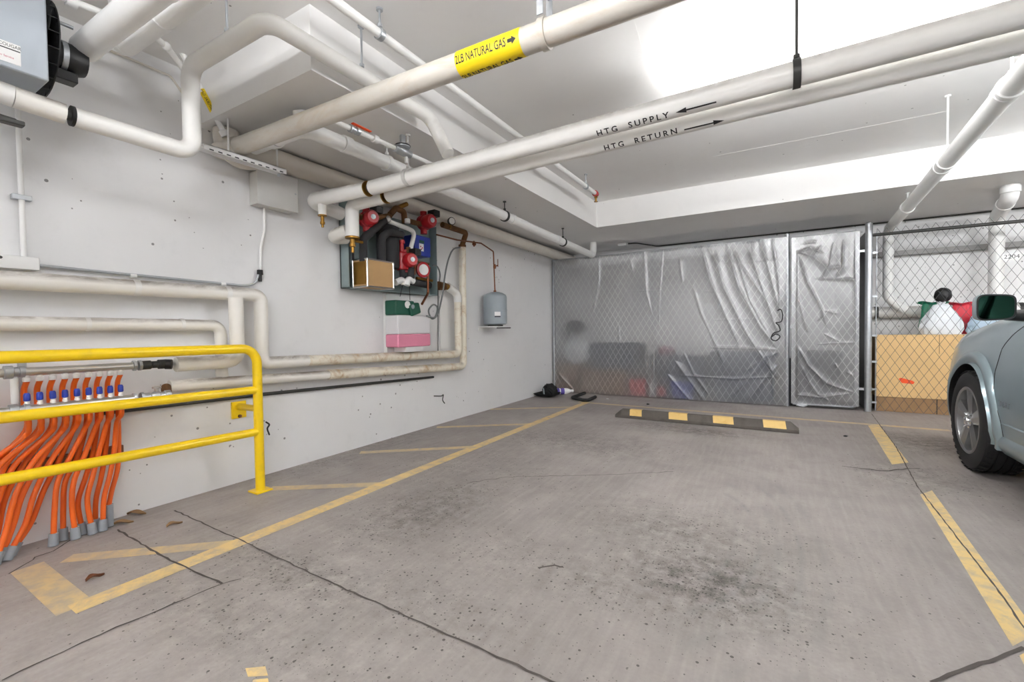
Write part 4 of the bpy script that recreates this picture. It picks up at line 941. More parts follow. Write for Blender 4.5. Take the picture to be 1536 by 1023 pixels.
# expansion tank and its copper feed
ec = V(-3.125, 4.855, 0)
t = thing('expansion_tank', 'grey expansion tank on a wall bracket beyond the boiler tray', 'tank', (ec.x, ec.y, 1.09))
r = .152
MB().lathe(V(ec.x, ec.y, 1.135), [(.07, 0), (r-.02, .004), (r, .02), (r, .36), (r-.01, .385), (r-.05, .41), (.05, .425), (.02, .428)], (0, 0, 1), 32).build('tank_shell', M['grey'], t)
MB().lathe(V(ec.x, ec.y, 1.32), [(r, 0), (r+.003, .001), (r+.003, .008), (r, .009)], (0, 0, 1), 32).build('weld_seam', M['grey'], t)
MB().grid(lambda u, v: V(ec.x+math.cos(-1.05+.5*u)*(r+.001), ec.y+math.sin(-.35+.5*u)*(r+.001) if False else ec.y+math.sin(-1.05+.5*u)*(r+.001), 1.25+.05*v), 6, 2).build('rating_label', M['white'], t, fix=False)
MB().grid(lambda u, v: V(ec.x+math.cos(-1.05+.5*u)*(r+.001), ec.y+math.sin(-1.05+.5*u)*(r+.001), 1.232+.014*v), 6, 2).build('rating_label', M['ink'], t, fix=False)
MB().lathe(V(ec.x, ec.y, 1.56), [(.012, 0), (.018, .002), (.018, .02), (.010, .024)]).build('top_fitting', M['copper'], t)
k = MB(); k.box((-3.308, ec.y-.13, 1.06), (-3.295, ec.y+.13, 1.12)); k.build('bracket_plate', M['white'], t)
MB().box((-3.295, ec.y-.11, 1.105), (ec.x+.10, ec.y+.11, 1.118)).build('bracket_shelf', M['white'], t)
MB().tube([V(-3.0, ec.y-.16, 1.095), V(-3.0, ec.y+.17, 1.095)], .007, 8).build('bracket_bar', M['dark'], t)
MB().lathe(V(ec.x, ec.y, 1.118), [(.10, 0), (.10, .017)]).build('tank_foot', M['dark'], t)
t = thing('copper_feed_line', 'thin copper line with valves running from the boiler tray to the expansion tank', 'pipe', (-3.17, 4.5, 1.6))
zz = 2.085
pp = [W(655, 352, -3.055), W(686, 360, -3.055), V(-3.06, 4.46, 2.12), V(-3.14, ec.y, 2.085), V(ec.x, ec.y, 1.585)]
MB().tube(pp, .0085, 10, .02).build('copper_run', M['copper'], t)
MB().lathe(W(711, 366, -3.085), [(.01, -.015), (.018, -.013), (.018, .02), (.01, .022)], YDIR, 12).cyl(W(711, 366, -3.085)+V(0, 0, -.03), W(711, 366, -3.085)+V(0, 0, .035), .010).build('stop_valve', M['copper'], t)
v = V(ec.x, ec.y, 1.89); MB().lathe(v, [(.009, -.03), (.016, -.028), (.018, 0), (.016, .028), (.009, .03)], (0, 0, 1), 12).cyl(v, v+V(.02, .05, .02), .008).cyl(v+V(.02, .05, .0), v+V(.02, .05, .10), .005).build('drain_valve', M['copper'], t)
# white backing board, fluid container and green pump
tag(MB().box((-3.308, 3.11, .86), (-3.262, 3.60, 1.44)).build('backing_board', M['white']), 'white board on the wall behind the fluid container', 'board')
tag(MB().box((-3.308, 3.95, .86), (-3.29, 4.09, 1.46)).build('backing_board', M['white']), 'narrow white board on the wall behind the orange-stained risers', 'board')
cyA, cyB = W(597, 500, -3.08).y, W(646, 500, -3.08).y; czA, czB = W(620, 520, -3.08).z, W(620, 473, -3.08).z
t = thing('fluid_container', 'translucent white container of pink fluid on the wall under the boiler tray', 'container', (-3.16, (cyA+cyB)/2, czA))
lvl = W(620, 501, -3.08).z
m_ = MB(); m_.box((-3.25, cyA, lvl), (-3.08, cyB, czB)); m_.build('upper_wall', M['milky'], t, bevel=.012)
MB().box((-3.25, cyA, czA), (-3.08, cyB, lvl-.0)).build('pink_fluid', M['pink'], t, bevel=.012)
MB().box((-3.26, cyA+.12, czA-.05), (-3.10, cyB-.10, czA-.001)).build('shelf_foot', M['white'], t, bevel=.003)
t = thing('fluid_feed_pump', 'dark green fluid pump sitting on the container of pink fluid', 'pump', (-3.15, cyA+.12, czB))
MB().box((-3.24, W(595, 460, -3.08).y, czB+.001), (-3.09, W(623, 460, -3.08).y, W(600, 450, -3.08).z)).build('pump_case', M['green'], t, bevel=.012)
m_ = MB(); a0 = W(615, 450, -3.07); m_.box((-3.20, a0.y, czB+.004), (-3.06, W(630, 460, -3.07).y, czB+.115), rot=(.28, 0, 0)); m_.build('pump_head', M['green'], t, bevel=.015)
MB().lathe(W(611, 457, -3.085), [(.036, 0), (.036, .006), (.028, .008)], (1, 0, 0), 12).build('pump_badge', M['white'], t)
MB().lathe(W(619, 460, -3.055), [(.022, 0), (.022, .006), (.016, .008)], (1, 0, 0), 12).build('pump_badge', M['grey'], t)
# ------------------------------------------------------------------ chain link fence, gate, plastic film
FY = 6.94
def mesh_wires(x0, x1, z0, z1, y, r=.0022, w=.088, h=.074, name='chain_link_mesh', parent=None, mat=None):
    """woven zigzag wires; each runs bottom to top, neighbours mirrored so that they make diamonds"""
    mb = MB(); n = int((x1-x0)/w); rows = int((z1-z0)/h)
    for i in range(n+1):
        for sgn in (1, -1):
            pts = []
            for j in range(rows+1):
                x = x0+i*w+sgn*(w/2 if j % 2 else 0)
                pts.append(V(min(max(x, x0), x1), y+.0015*(1 if (j+(sgn > 0)) % 2 else -1), z0+j*h))
            mb.tube(pts, r, 5, cap=False)
    return mb.build(name, mat or M['wire'], parent, smooth=60, fix=False)
zt = 2.235
t = thing('chain_link_fence', 'chain link fence behind the large plastic sheet, from the left wall to the gate', 'fence', (-1.55, FY, 0), 'storage cage fencing')
for x, z in ((-3.265, 2.23), (.135, 2.27)): MB().cyl((x, FY, .004), (x, FY, z), .028, seg=16).lathe((x, FY, z), [(.029, 0), (.029, .012), (.012, .026)]).build('fence_post', M['galv'], t)
MB().cyl((-3.26, FY, zt), (.13, FY, zt), .018, seg=12).build('top_rail', M['galv'], t)
MB().cyl((-1.6, FY+.02, .004), (-1.6, FY+.02, zt), .022, seg=12).build('middle_post', M['galv'], t)
mesh_wires(-3.235, .108, .03, zt, FY-.033, r=.0021, parent=t, mat=M['wirebright'])
t = thing('chain_link_fence', 'chain link fence to the right of the gate, in front of the tan board', 'fence', (4.0, FY, 0), 'storage cage fencing')
px_ = .985
MB().cyl((px_, FY, .004), (px_, FY, 2.30), .036, seg=18).lathe((px_, FY, 2.30), [(.038, 0), (.038, .012), (.016, .03)]).build('fence_post', M['galv'], t)
MB().cyl((6.9, FY, .004), (6.9, FY, 2.2), .028, seg=14).build('fence_post', M['galv'], t)
MB().cyl((px_+.04, FY, 2.165), (6.9, FY, 2.165), .019, seg=12).build('top_rail', M['dark'], t)
MB().cyl((px_+.075, FY, .02), (px_+.075, FY, 2.20), .007, seg=8).build('tension_bar', M['galv'], t)
for z in (.12, .28, .62, .94, 1.42, 1.95): MB().box((px_+.036, FY-.008, z-.012), (px_+.085, FY-.004, z+.012)).build('tension_band', M['galv'], t)
for z in (.28, 1.98): MB().lathe((px_, FY, z-.02), [(.037, 0), (.042, .0), (.042, .04), (.037, .04)]).build('hinge_band', M['galv'], t)
mesh_wires(px_+.078, 6.88, .02, 2.24, FY-.004, parent=t)
# gate
g0, g1, gz0, gz1 = .200, .872, .045, 2.215
gt = thing('chain_link_gate', 'narrow gate wrapped in wrinkled plastic between the two fences', 'gate', (.55, FY, 0))
MB().tube([(g0, FY, gz0), (g0, FY, gz1), (g1, FY, gz1), (g1, FY, gz0), (g0, FY, gz0)], .019, 14, .05, 5).build('gate_frame', M['galv'], gt)
mesh_wires(g0+.012, g1-.012, gz0+.02, gz1-.01, FY-.026, r=.0021, parent=gt, mat=M['wirebright'])
for z in (.28, 1.98): MB().box((g1-.02, FY-.030, z-.014), (px_-.043, FY-.022, z+.014)).build('gate_hinge', M['galv'], gt)
MB().box((.168, FY-.05, 1.04), (.215, FY-.03, 1.075)).build('gate_latch', M['galv'], gt)
# folds of the film, traced as lines on the fence plane
def fold(pts): return [(B(px, py, FY-.04).x, B(px, py, FY-.04).z) for px, py in pts]
F1 = [(fold(p), h, w_) for p, h, w_ in (
 ([(1072, 378), (1085, 430), (1120, 500), (1150, 545), (1166, 566)], .016, .020), ([(1050, 362), (1065, 420), (1092, 480), (1110, 522)], .014, .022), ([(1040, 430), (1052, 470), (1075, 520), (1085, 545)], .010, .02),
 ([(1090, 370), (1108, 430), (1140, 490), (1166, 522)], .018, .020), ([(1120, 363), (1138, 415), (1160, 480), (1168, 500)], .014, .018), ([(1140, 360), (1155, 410), (1170, 470)], .014, .018), ([(1105, 385), (1125, 450), (1155, 505)], .012, .016),
 ([(1158, 358), (1168, 420), (1172, 500)], .012, .014), ([(1128, 362), (1130, 385)], .01, .015), ([(1062, 372), (1078, 400)], .01, .02), ([(1098, 372), (1112, 400), (1150, 450)], .010, .014),
 ([(899, 383), (899, 420), (890, 470)], .014, .010), ([(966, 378), (970, 440), (980, 478)], .015, .009), ([(995, 372), (990, 430), (988, 490)], .013, .010), ([(1019, 385), (1024, 425)], .008, .016), ([(928, 490), (930, 520)], .010, .008),
 ([(870, 392), (885, 420), (892, 460)], .006, .02), ([(945, 385), (950, 410)], .006, .016), ([(1000, 560), (1040, 606)], .012, .018), ([(1012, 540), (1060, 606)], .010, .02), ([(1022, 520), (1040, 560), (1062, 590)], .008, .018),
 ([(838, 560), (870, 596)], .010, .014), ([(1100, 592), (1160, 530)], .010, .016), ([(1120, 600), (1166, 548)], .008, .014), ([(1062, 521), (1166, 524)], .012, .009), ([(1020, 563), (1100, 568), (1166, 565)], .010, .008), ([(1120, 556), (1166, 528)], .010, .01), ([(1150, 530), (1158, 560), (1160, 600)], .008, .01),
 ([(1080, 394), (1120, 393), (1170, 389)], .003, .004), ([(1055, 480), (1110, 479), (1150, 478)], .003, .004), ([(1056, 437), (1100, 438)], .003, .004), ([(940, 437), (1030, 434)], .003, .004), ([(860, 598), (940, 602)], .008, .01))]
F2 = [(fold(p), h, w_) for p, h, w_ in (
 ([(1199, 385), (1212, 425), (1232, 462), (1240, 490)], .018, .016), ([(1215, 380), (1240, 402), (1262, 400)], .012, .02), ([(1265, 362), (1264, 400), (1255, 416)], .016, .014), ([(1250, 365), (1245, 395), (1232, 420)], .010, .014), ([(1232, 368), (1220, 385), (1200, 378)], .008, .012),
 ([(1220, 418), (1285, 419)], .010, .008), ([(1196, 440), (1206, 480), (1212, 500)], .014, .012), ([(1238, 466), (1255, 470)], .01, .012), ([(1225, 482), (1240, 470)], .008, .01), ([(1225, 516), (1278, 514)], .010, .007), ([(1235, 500), (1262, 514)], .008, .010),
 ([(1197, 520), (1212, 548), (1240, 575), (1278, 588)], .018, .014), ([(1200, 545), (1215, 575), (1230, 596)], .012, .018), ([(1195, 592), (1230, 596), (1275, 590)], .012, .01), ([(1196, 372), (1197, 600)], .010, .010), ([(1283, 362), (1285, 605)], .010, .010), ([(1225, 590), (1242, 600)], .01, .01),
 ([(1195, 380), (1215, 372), (1235, 380)], .010, .010), ([(1205, 366), (1225, 362)], .008, .01), ([(1253, 545), (1256, 552)], .008, .01), ([(1270, 558), (1280, 563)], .012, .01))]
def film(x0, x1, z0, z1, ya, folds, seed, nu, nv, top=None):
    X, Zz = np.meshgrid(np.linspace(x0, x1, nu+1), np.linspace(0, 1, nv+1))
    zt_ = z1 if top is None else np.interp(X, top[0], top[1])
    Zz = z0+(zt_-z0)*Zz
    D = np.zeros_like(X); rs = np.random.RandomState(seed)
    for k in range(26):
        fx, fz, ph = rs.uniform(-7, 7), rs.uniform(-3, 3), rs.uniform(0, 6.3); D += .0028*np.sin(fx*X+fz*Zz+ph+1.3*np.sin(fz*X*.7+ph))/(1+.2*abs(fx))
    for k in range(14):
        fx, fz, ph = rs.uniform(-24, 24), rs.uniform(-12, 12), rs.uniform(0, 6.3); D += .0009*np.sin(fx*X+fz*Zz+ph+1.5*np.sin(3*X+2*Zz+ph))
    for pts, h, w_ in folds:
        best = np.full(X.shape, 9.0); n = len(pts)-1; lenf = np.zeros_like(X)
        for i in range(n):
            (ax, az), (bx, bz) = pts[i], pts[i+1]; l2 = (bx-ax)**2+(bz-az)**2+1e-9
            tt = np.clip(((X-ax)*(bx-ax)+(Zz-az)*(bz-az))/l2, 0, 1); dd_ = np.hypot(X-ax-tt*(bx-ax), Zz-az-tt*(bz-az))
            m_ = dd_ < best; best = np.where(m_, dd_, best); lenf = np.where(m_, (i+tt)/n, lenf)
        D += h*(.75*np.exp(-(best/(w_*.8))**2)+.65*np.exp(-(best/(w_*2.6))**2))*np.clip(np.minimum(lenf, 1-lenf)*5+.25, 0, 1)
    edge = np.clip(np.minimum(X-x0, x1-X)/.03, 0, 1)
    Y = ya-np.clip(D+.004, -.002, .05)*edge
    vs = np.stack([X, Y, Zz], -1).reshape(-1, 3); mb = MB(); mb.v = [tuple(r_) for r_ in vs]
    mb.f = [(j*(nu+1)+i, j*(nu+1)+i+1, (j+1)*(nu+1)+i+1, (j+1)*(nu+1)+i) for j in range(nv) for i in range(nu)]
    return mb
tp_ = [B(px, py, FY-.06) for px, py in ((832, 391), (850, 388), (900, 384), (1000, 373), (1110, 362), (1176, 355))]
o = film(-3.245, .146, .012, 2.2, FY-.043, F1, 4, 420, 260, ([p.x for p in tp_], [p.z for p in tp_])).build('plastic_sheet', M['film'], smooth=180, fix=False)
tag(o, 'large wrinkled clear plastic sheet hung over the fence left of the gate', 'plastic sheet')
o = film(.190, .882, .055, 2.225, FY-.040, F2, 9, 150, 300).build('plastic_cover', M['film'], gt, smooth=180, fix=False)
for x in (.203, .869): MB().box((x-.022, FY-.052, .06), (x+.022, FY-.0485, 2.22)).build('taped_edge', M['film'], gt)
# black cord hanging on the sheet
tag(MB().tube(smooth_path([B(px, py, 6.855) for px, py in ((1166, 466), (1171, 464), (1174, 472), (1172, 482), (1164, 484), (1168, 488), (1170, 496), (1160, 500), (1157, 508), (1164, 511), (1170, 505), (1164, 501), (1158, 505))], 6), .007, 8).build('knotted_rope', M['black']), 'black cord looped against the plastic sheet at the gate post', 'rope')

# ------------------------------------------------------------------ stored things behind the plastic
def rect(px0, py0, px1, py1, y):
    a, b_ = B(px0, py1, y), B(px1, py0, y); return a.x, max(a.z, .002), b_.x, b_.z
def stored_box(name, label, cat, r4, y, d, mat, lid=None, z0=None, group=None):
    x0, zz0, x1, zz1 = rect(*r4, y)
    if z0 is not None: zz0 = z0
    t = thing(name, label, cat, ((x0+x1)/2, y+d/2, zz0), group)
    hgt = zz1-zz0
    if name == 'cardboard_box':
        MB().box((x0, y, zz0), (x1, y+d, zz1)).build('box_body', mat, t, bevel=.004)
        MB().box(((x0+x1)/2-.025, y-.001, zz0+hgt*.6), ((x0+x1)/2+.025, y+d, zz1+.001)).build('tape_strip', M['wood'], t)
    else:
        m_ = MB(); ins = min(.03, (x1-x0)*.08)
        vs = [(x0+ins, y+ins, zz0), (x1-ins, y+ins, zz0), (x1-ins, y+d-ins, zz0), (x0+ins, y+d-ins, zz0), (x0, y, zz1-.03), (x1, y, zz1-.03), (x1, y+d, zz1-.03), (x0, y+d, zz1-.03)]
        m_.add(vs, [(0, 3, 2, 1), (4, 5, 6, 7), (0, 1, 5, 4), (1, 2, 6, 5), (2, 3, 7, 6), (3, 0, 4, 7)]); m_.build('tub', mat, t, bevel=.008)
        MB().box((x0-.012, y-.012, zz1-.029), (x1+.012, y+d+.012, zz1)).build('lid', lid or mat, t, bevel=.006)
    return zz1
def lump(name, label, cat, r4, y, d, mat, seed, z0=None, squash=.8, group=None):
    x0, zz0, x1, zz1 = rect(*r4, y)
    if z0 is not None: zz0 = z0
    rs = random.Random(seed); m_ = MB(); cx_, cz_ = (x0+x1)/2, (zz0+zz1)/2
    fr = [(rs.uniform(2, 7), rs.uniform(2, 7), rs.uniform(2, 7), rs.uniform(0, 6)) for _ in range(7)]
    nu, nv = 40, 24; vs = []
    for j in range(nv+1):
        th = PI*j/nv
        for i in range(nu):
            a = 2*PI*i/nu; n_ = V(math.sin(th)*math.cos(a), math.sin(th)*math.sin(a), math.cos(th))
            k_ = 1+sum(.045*abs(math.sin(f[0]*n_.x+f[1]*n_.y+f[2]*n_.z+f[3]))*(-1 if q_ % 2 else 1) for q_, f in enumerate(fr))
            px3 = cx_+n_.x*k_*(x1-x0)/2; pz3 = cz_+n_.z*k_*(zz1-zz0)/2
            if n_.z < 0: px3 = cx_+(px3-cx_)*(1+.25*-n_.z*(1-abs(n_.z)))
            vs.append((px3, y+d/2+n_.y*k_*d/2, max(pz3, zz0)))
    fs = [(j*nu+i, (j+1)*nu+i, (j+1)*nu+(i+1) % nu, j*nu+(i+1) % nu) for j in range(nv) for i in range(nu)]
    m_.add(vs, fs); return tag(m_.build(name, mat, smooth=60), label, cat, group)
stored_box('cardboard_box', 'brown cardboard box against the left wall behind the plastic', 'box', (833, 548, 868, 592), 7.05, .40, M['card'], z0=.002)
stored_box('cardboard_box', 'wider brown cardboard box behind the plastic, right of the one by the wall', 'box', (872, 556, 938, 592), 7.02, .40, M['card'], z0=.002)
stored_box('storage_tub', 'dark blue-grey tub behind the plastic on the wider brown box', 'tub', (886, 515, 960, 556), 7.05, .36, M['navy'], z0=B(900, 556, 7.02).z+.024)
lump('stuffed_bag', 'pale stuffed bag behind the plastic on top of the box by the wall', 'bag', (840, 508, 883, 552), 7.08, .30, M['bagwhite'], 3, z0=B(850, 548, 7.05).z+.003)
lump('dark_bundle', 'dark bundle behind the plastic up against the left wall', 'bundle', (846, 480, 872, 512), 7.40, .26, M['charcoal'], 5, z0=1.0)
stored_box('storage_tub', 'dark tub on the floor behind the plastic, between brown box and red tub', 'tub', (948, 566, 968, 594), 7.30, .26, M['charcoal'], z0=.002)
stored_box('storage_tub', 'small red tub on the floor behind the plastic', 'tub', (943, 570, 968, 595), 6.985, .22, M['redplastic'], z0=.002)
t = thing('white_jug', 'white jug on the floor behind the plastic, right of the red tub', 'jug', B(980, 596, 7.05))
c = V(B(980, 596, 7.08).x, 7.08, .002); MB().lathe(c, [(.055, 0), (.065, .01), (.065, .20), (.05, .25), (.025, .275), (.025, .30)]).build('jug_body', M['white'], t)
MB().lathe(c+V(0, 0, .30), [(.028, 0), (.028, .03), (.01, .032)]).build('jug_cap', M['red'], t)
lump('red_rag', 'red rag on the floor behind the plastic beside the white jug', 'rag', (984, 580, 998, 594), 7.02, .12, M['redplastic'], 8, z0=.002)
stored_box('storage_tub', 'bright blue tub on the floor behind the plastic', 'tub', (1006, 570, 1040, 600), 7.0, .22, M['blue'], M['grey'], z0=.002)
stored_box('storage_tub', 'broad navy tub behind the plastic, left of the tallest navy one', 'tub', (975, 535, 1062, 596), 7.32, .34, M['navy'], z0=.002)
lump('pink_bundle', 'dull pink bundle behind the plastic on the broad navy tub', 'bundle', (985, 520, 1010, 536), 7.36, .2, M['pinkcloth'], 12, z0=B(1000, 535, 7.32).z+.003)
zz_ = stored_box('storage_tub', 'tallest navy tub behind the plastic, nearest the gate post', 'tub', (1066, 530, 1165, 604), 7.10, .42, M['navy'], z0=.002)
stored_box('storage_tub', 'dark tub standing behind the plastic wrapped gate', 'tub', (1192, 528, 1262, 606), 7.08, .45, M['charcoal'], z0=.002)
tag(MB().box((.975, 7.02, .002), (.985, 7.70, 2.24)).build('gap_shade_sheet', M['black']), 'black sheet added as the shade in the slit between gate and round post', 'shade sheet')  # added sheet stands in for the dark cage interior behind the slit
tag(MB().box((.12, 7.0, .003), (.24, 7.012, .64)).build('gap_shade_strip', M['black']), 'black strip added as the shade in the slit left of the gate', 'board')  # added strip stands in for the darkness inside this gap
lump('litter_bag', 'small crumpled blue and white bag under the gate', 'bag', (1194, 602, 1212, 613), 6.90, .10, M['bagwhite'], 21, z0=.002)
def tied_bag(name, label, r4, y, d, mat, seed, z0, tip=.5, neck=.16, sag=1.0):
    """bag standing on z0: broad sagging bottom, pleats gathering to a neck off centre"""
    x0, zz0, x1, zz1 = rect(*r4, y); rs = random.Random(seed); cx_ = (x0+x1)/2; hw = (x1-x0)/2; H_ = zz1-z0; nu, nv = 72, 40
    ph = [rs.uniform(0, 6.3) for _ in range(8)]; vs = []
    for j in range(nv+1):
        t_ = j/nv; zz = z0+H_*t_
        rad = (.80+.20*math.sin(min(1, t_*4)*PI/2))*((1-t_)**.62*(1-neck)+neck) if t_ < .92 else neck*(1+(t_-.92)*9)
        xo = cx_+(tip-.5)*2*hw*t_**1.4*.9
        for i_ in range(nu):
            a = 2*PI*i_/nu
            pl = 1+.10*t_*abs(math.sin(5*a+ph[0]+t_*2))+.07*abs(math.sin(3*a+ph[1]+3*t_))-.06*abs(math.sin(7*a+ph[2]-4*t_))+.05*math.sin(9*t_+2*a+ph[3])
            vs.append((xo+math.cos(a)*hw*rad*pl, y+d/2+math.sin(a)*d/2*rad*min(pl, 1.05), zz-.02*sag*t_*math.sin(2*a+ph[4])**2))
    m_ = MB(); m_.add(vs, [(j*nu+i_, j*nu+(i_+1) % nu, (j+1)*nu+(i_+1) % nu, (j+1)*nu+i_) for j in range(nv) for i_ in range(nu)]+[tuple(range(nu-1, -1, -1)), tuple(nv*nu+k for k in range(nu))])
    return tag(m_.build(name, mat, smooth=28), label, 'bag')
# cage on the right: tan board cabinet with bags on top
x0, x1 = 1.075, 4.2; zb_, zt2 = .185, .945; yb = 7.03
t = thing('tan_cabinet', 'tan board cabinet behind the right fence with bags piled on it', 'cabinet', (1.8, yb+.2, 0))
MB().box((x0, yb, zb_), (x1, yb+.02, zt2)).build('front_board', M['ply'], t)
MB().box((x0, yb+.02, zb_), (x1, yb+.30, zt2-.002)).build('cabinet_body', M['ply'], t)
MB().box((x0+.01, yb+.015, .003), (x1, yb+.29, zb_)).build('plinth', M['wood'], t)
sx = B(1409, 520, yb).x; MB().box((sx-.003, yb-.001, .72), (sx+.003, yb, zt2)).build('board_seam', M['wood'], t)
sx = B(1406, 606, yb).x; MB().box((sx-.004, yb+.012, .003), (sx+.004, yb+.016, zb_)).build('plinth_gap', M['black'], t)
a_, b_ = B(1348, 567, yb-.003), B(1372, 575, yb-.003); rs = random.Random(2)
MB().prism([(a_.x, yb-.0005, a_.z-.01), (a_.x+.02, yb-.0005, a_.z+.004), (b_.x-.02, yb-.0005, b_.z+.03), (b_.x, yb-.0005, b_.z+.012), (b_.x-.012, yb-.0005, b_.z-.01), (a_.x+.03, yb-.0005, b_.z-.002)], (0, -.001, 0)).build('orange_sticker', M['orangeflag'], t)
zc_ = zt2+.002
tied_bag('plastic_bag', 'bulging white plastic bag on the tan cabinet', (1378, 450, 1456, 503), 7.06, .22, M['bagwhite'], 31, zc_, .50, .10)
tied_bag('plastic_bag', 'bluish white bag on the tan cabinet behind the car mirror', (1452, 466, 1532, 503), 7.06, .22, M['bluebag'], 33, zc_, .42, .30)
tied_bag('green_bag', 'green bag behind the bulging white one on the tan cabinet', (1380, 450, 1428, 500), 7.30, .12, M['greenbag'], 35, zc_-.0, .45, .55)
tied_bag('red_bag', 'red bag tucked behind the bulging white one on the tan cabinet', (1424, 452, 1466, 500), 7.29, .12, M['redplastic'], 37, zc_, .55, .55)
lump('black_bag', 'small crumpled black bag topping the heap on the tan cabinet', 'bag', (1404, 431, 1430, 453), 7.12, .12, M['black'], 39)
t = thing('number_sign', 'small white sign reading 2204 on the right fence', 'sign', B(1517, 385, FY+.012))
a_, b_ = B(1504, 391, FY+.012), B(1531, 379, FY+.012)
MB().box((a_.x, FY+.010, a_.z), (b_.x, FY+.014, b_.z)).build('sign_plate', M['white'], t)
cc = V((a_.x+b_.x)/2, FY+.0092, (a_.z+b_.z)/2); text_mesh('2204', .062, lambda x, y: cc+V(x, 0, y), 'lettering', M['ink'], t)
# small box and wire on the soffit
t = thing('soffit_box', 'small white junction box under the soffit above the plastic sheet', 'junction box', (-2.13, 7.18, ZS-.04))
MB().box((-2.20, 7.12, ZS-.045), (-2.06, 7.24, ZS-.002)).build('box_body', M['white'], t, bevel=.006)
tag(MB().tube([(-2.05, 7.18, ZS-.015), (-1.92, 7.2, ZS-.016), (-1.70, 7.68, ZS-.016), (4.5, 7.68, ZS-.016)], .010, 8, .1).build('soffit_conduit', M['dark']), 'dark conduit along the angle of soffit and back wall', 'conduit')

# ------------------------------------------------------------------ things on the floor
def wheel_stop(label, x0, x1, y0, marks, group='rubber wheel stops'):
    t = thing('wheel_stop', label, 'wheel stop', ((x0+x1)/2, y0+.08, 0), group)
    prof = [(0, .002), (0, .035), (.045, .10), (.105, .10), (.15, .035), (.15, .002)]
    def sec(x, s): return [(x+(.0 if s == 1 else 0), y0+a, b_*1.0) for a, b_ in prof]
    m_ = MB(); n = len(prof)
    vs = [(x0, y0+a, min(b_, .04)) for a, b_ in prof]+[(x0+.07, y0+a, b_) for a, b_ in prof]+[(x1-.07, y0+a, b_) for a, b_ in prof]+[(x1, y0+a, min(b_, .04)) for a, b_ in prof]
    fs = [tuple(range(n)), tuple(range(4*n-1, 3*n-1, -1))]
    for k_ in range(3): fs += [(k_*n+i, k_*n+(i+1) % n, (k_+1)*n+(i+1) % n, (k_+1)*n+i) for i in range(n)]
    m_.add(vs, fs); m_.build('rubber_block', M['stop'], t, bevel=.004)
    e = .0015
    for a, w_ in marks:
        MB().add([(a+.01, y0-e*.2, .037), (a+w_+.01, y0-e*.2, .037), (a+w_, y0+.045-e, .10+e), (a, y0+.045-e, .10+e), (a+w_, y0+.105, .10+e), (a, y0+.105, .10+e)], [(0, 1, 2, 3), (3, 2, 4, 5)]).build('yellow_marking', M['stopyellow'], t, fix=False)
    return t
bx = lambda px, py: P(px, py, 1, 5.25).x
wheel_stop('black rubber wheel stop with yellow blocks in the middle of the empty bay', -1.655, .205, 5.20, [(bx(945, 618), .14), (bx(1003, 621), .20), (bx(1069, 627), .20), (bx(1144, 634), .20)])
wheel_stop('rubber wheel stop showing behind the front tyre of the parked car', 1.37, 3.2, 5.12, [(1.75, .2)])
# corner: bundle, bottle, black bracket
t = thing('black_bundle', 'crumpled black bundle in a flat black tray in the corner by the fence', 'bundle', Z(812, 596))
c = Z(812, 592); c = V(-3.13, 6.34, 0)
MB().grid(lambda u, v: V(c.x-.16+.34*u, c.y-.16+.32*v, .004+.05*(max(abs(u-.5), abs(v-.5))*2)**6+.006), 20, 14).build('tray', M['rubber'], t, fix=False)
x0, z0_, x1, z1_ = -3.12, .02, -2.96, .22
rs = random.Random(6); m_ = MB(); fr = [(rs.uniform(3, 9), rs.uniform(3, 9), rs.uniform(3, 9), rs.uniform(0, 6)) for _ in range(8)]
nu, nv = 48, 30; vs = []
for j in range(nv+1):
    th = PI*j/nv
    for i in range(nu):
        a = 2*PI*i/nu; n_ = V(math.sin(th)*math.cos(a), math.sin(th)*math.sin(a), math.cos(th)); k_ = 1+sum(.06*abs(math.sin(f[0]*n_.x+f[1]*n_.y+f[2]*n_.z+f[3]))*(-1 if q_ % 2 else 1) for q_, f in enumerate(fr))
        vs.append((c.x+.04+n_.x*.12*k_, c.y+.03+n_.y*.11*k_, max(.012, .09+n_.z*.115*k_)))
m_.add(vs, [(j*nu+i, (j+1)*nu+i, (j+1)*nu+(i+1) % nu, j*nu+(i+1) % nu) for j in range(nv) for i in range(nu)]); m_.build('crumpled_cloth', M['rubber'], t, smooth=60)
MB().tube(smooth_path([c+V(-.02, -.07, .14), c+V(.0, -.10, .10), c+V(.01, -.11, .05)], 5), .010, 8).build('strap', M['grey'], t)
b0 = Z(832, 592); b0 = V(b0.x, b0.y, .052); bd = (Z(858, 591)-Z(832, 592)).normalized()
t = thing('plastic_bottle', 'white bottle with a purple label lying on the floor in the corner', 'bottle', V(b0.x, b0.y, 0))
MB().lathe(b0, [(.03, 0), (.048, .004), (.050, .02), (.050, .19), (.045, .22), (.030, .255), (.022, .27), (.022, .285)], bd, 24).build('bottle_body', M['white'], t)
MB().lathe(b0+bd*.285, [(.022, 0), (.026, .002), (.026, .03), (.02, .032)], bd, 18).build('bottle_cap', M['white'], t)
MB().lathe(b0+bd*.03, [(.050, 0), (.0512, .001), (.0512, .125), (.050, .126)], bd, 24).build('bottle_label', M['purple'], t)
MB().lathe(b0+bd*.075, [(.0512, 0), (.0520, .001), (.0520, .018), (.0512, .019)], bd, 24).build('label_band', M['white'], t)
u = [Z(px, py)+V(0, 0, .028) for px, py in ((877, 592), (858, 599), (862, 602), (880, 604), (893, 598))]
tag(MB().tube([u[0], u[1], u[3], u[4]], .024, 12, .05).build('black_bracket', M['rubber']), 'black U-shaped foam piece lying on the floor in front of the plastic sheet', 'foam piece')
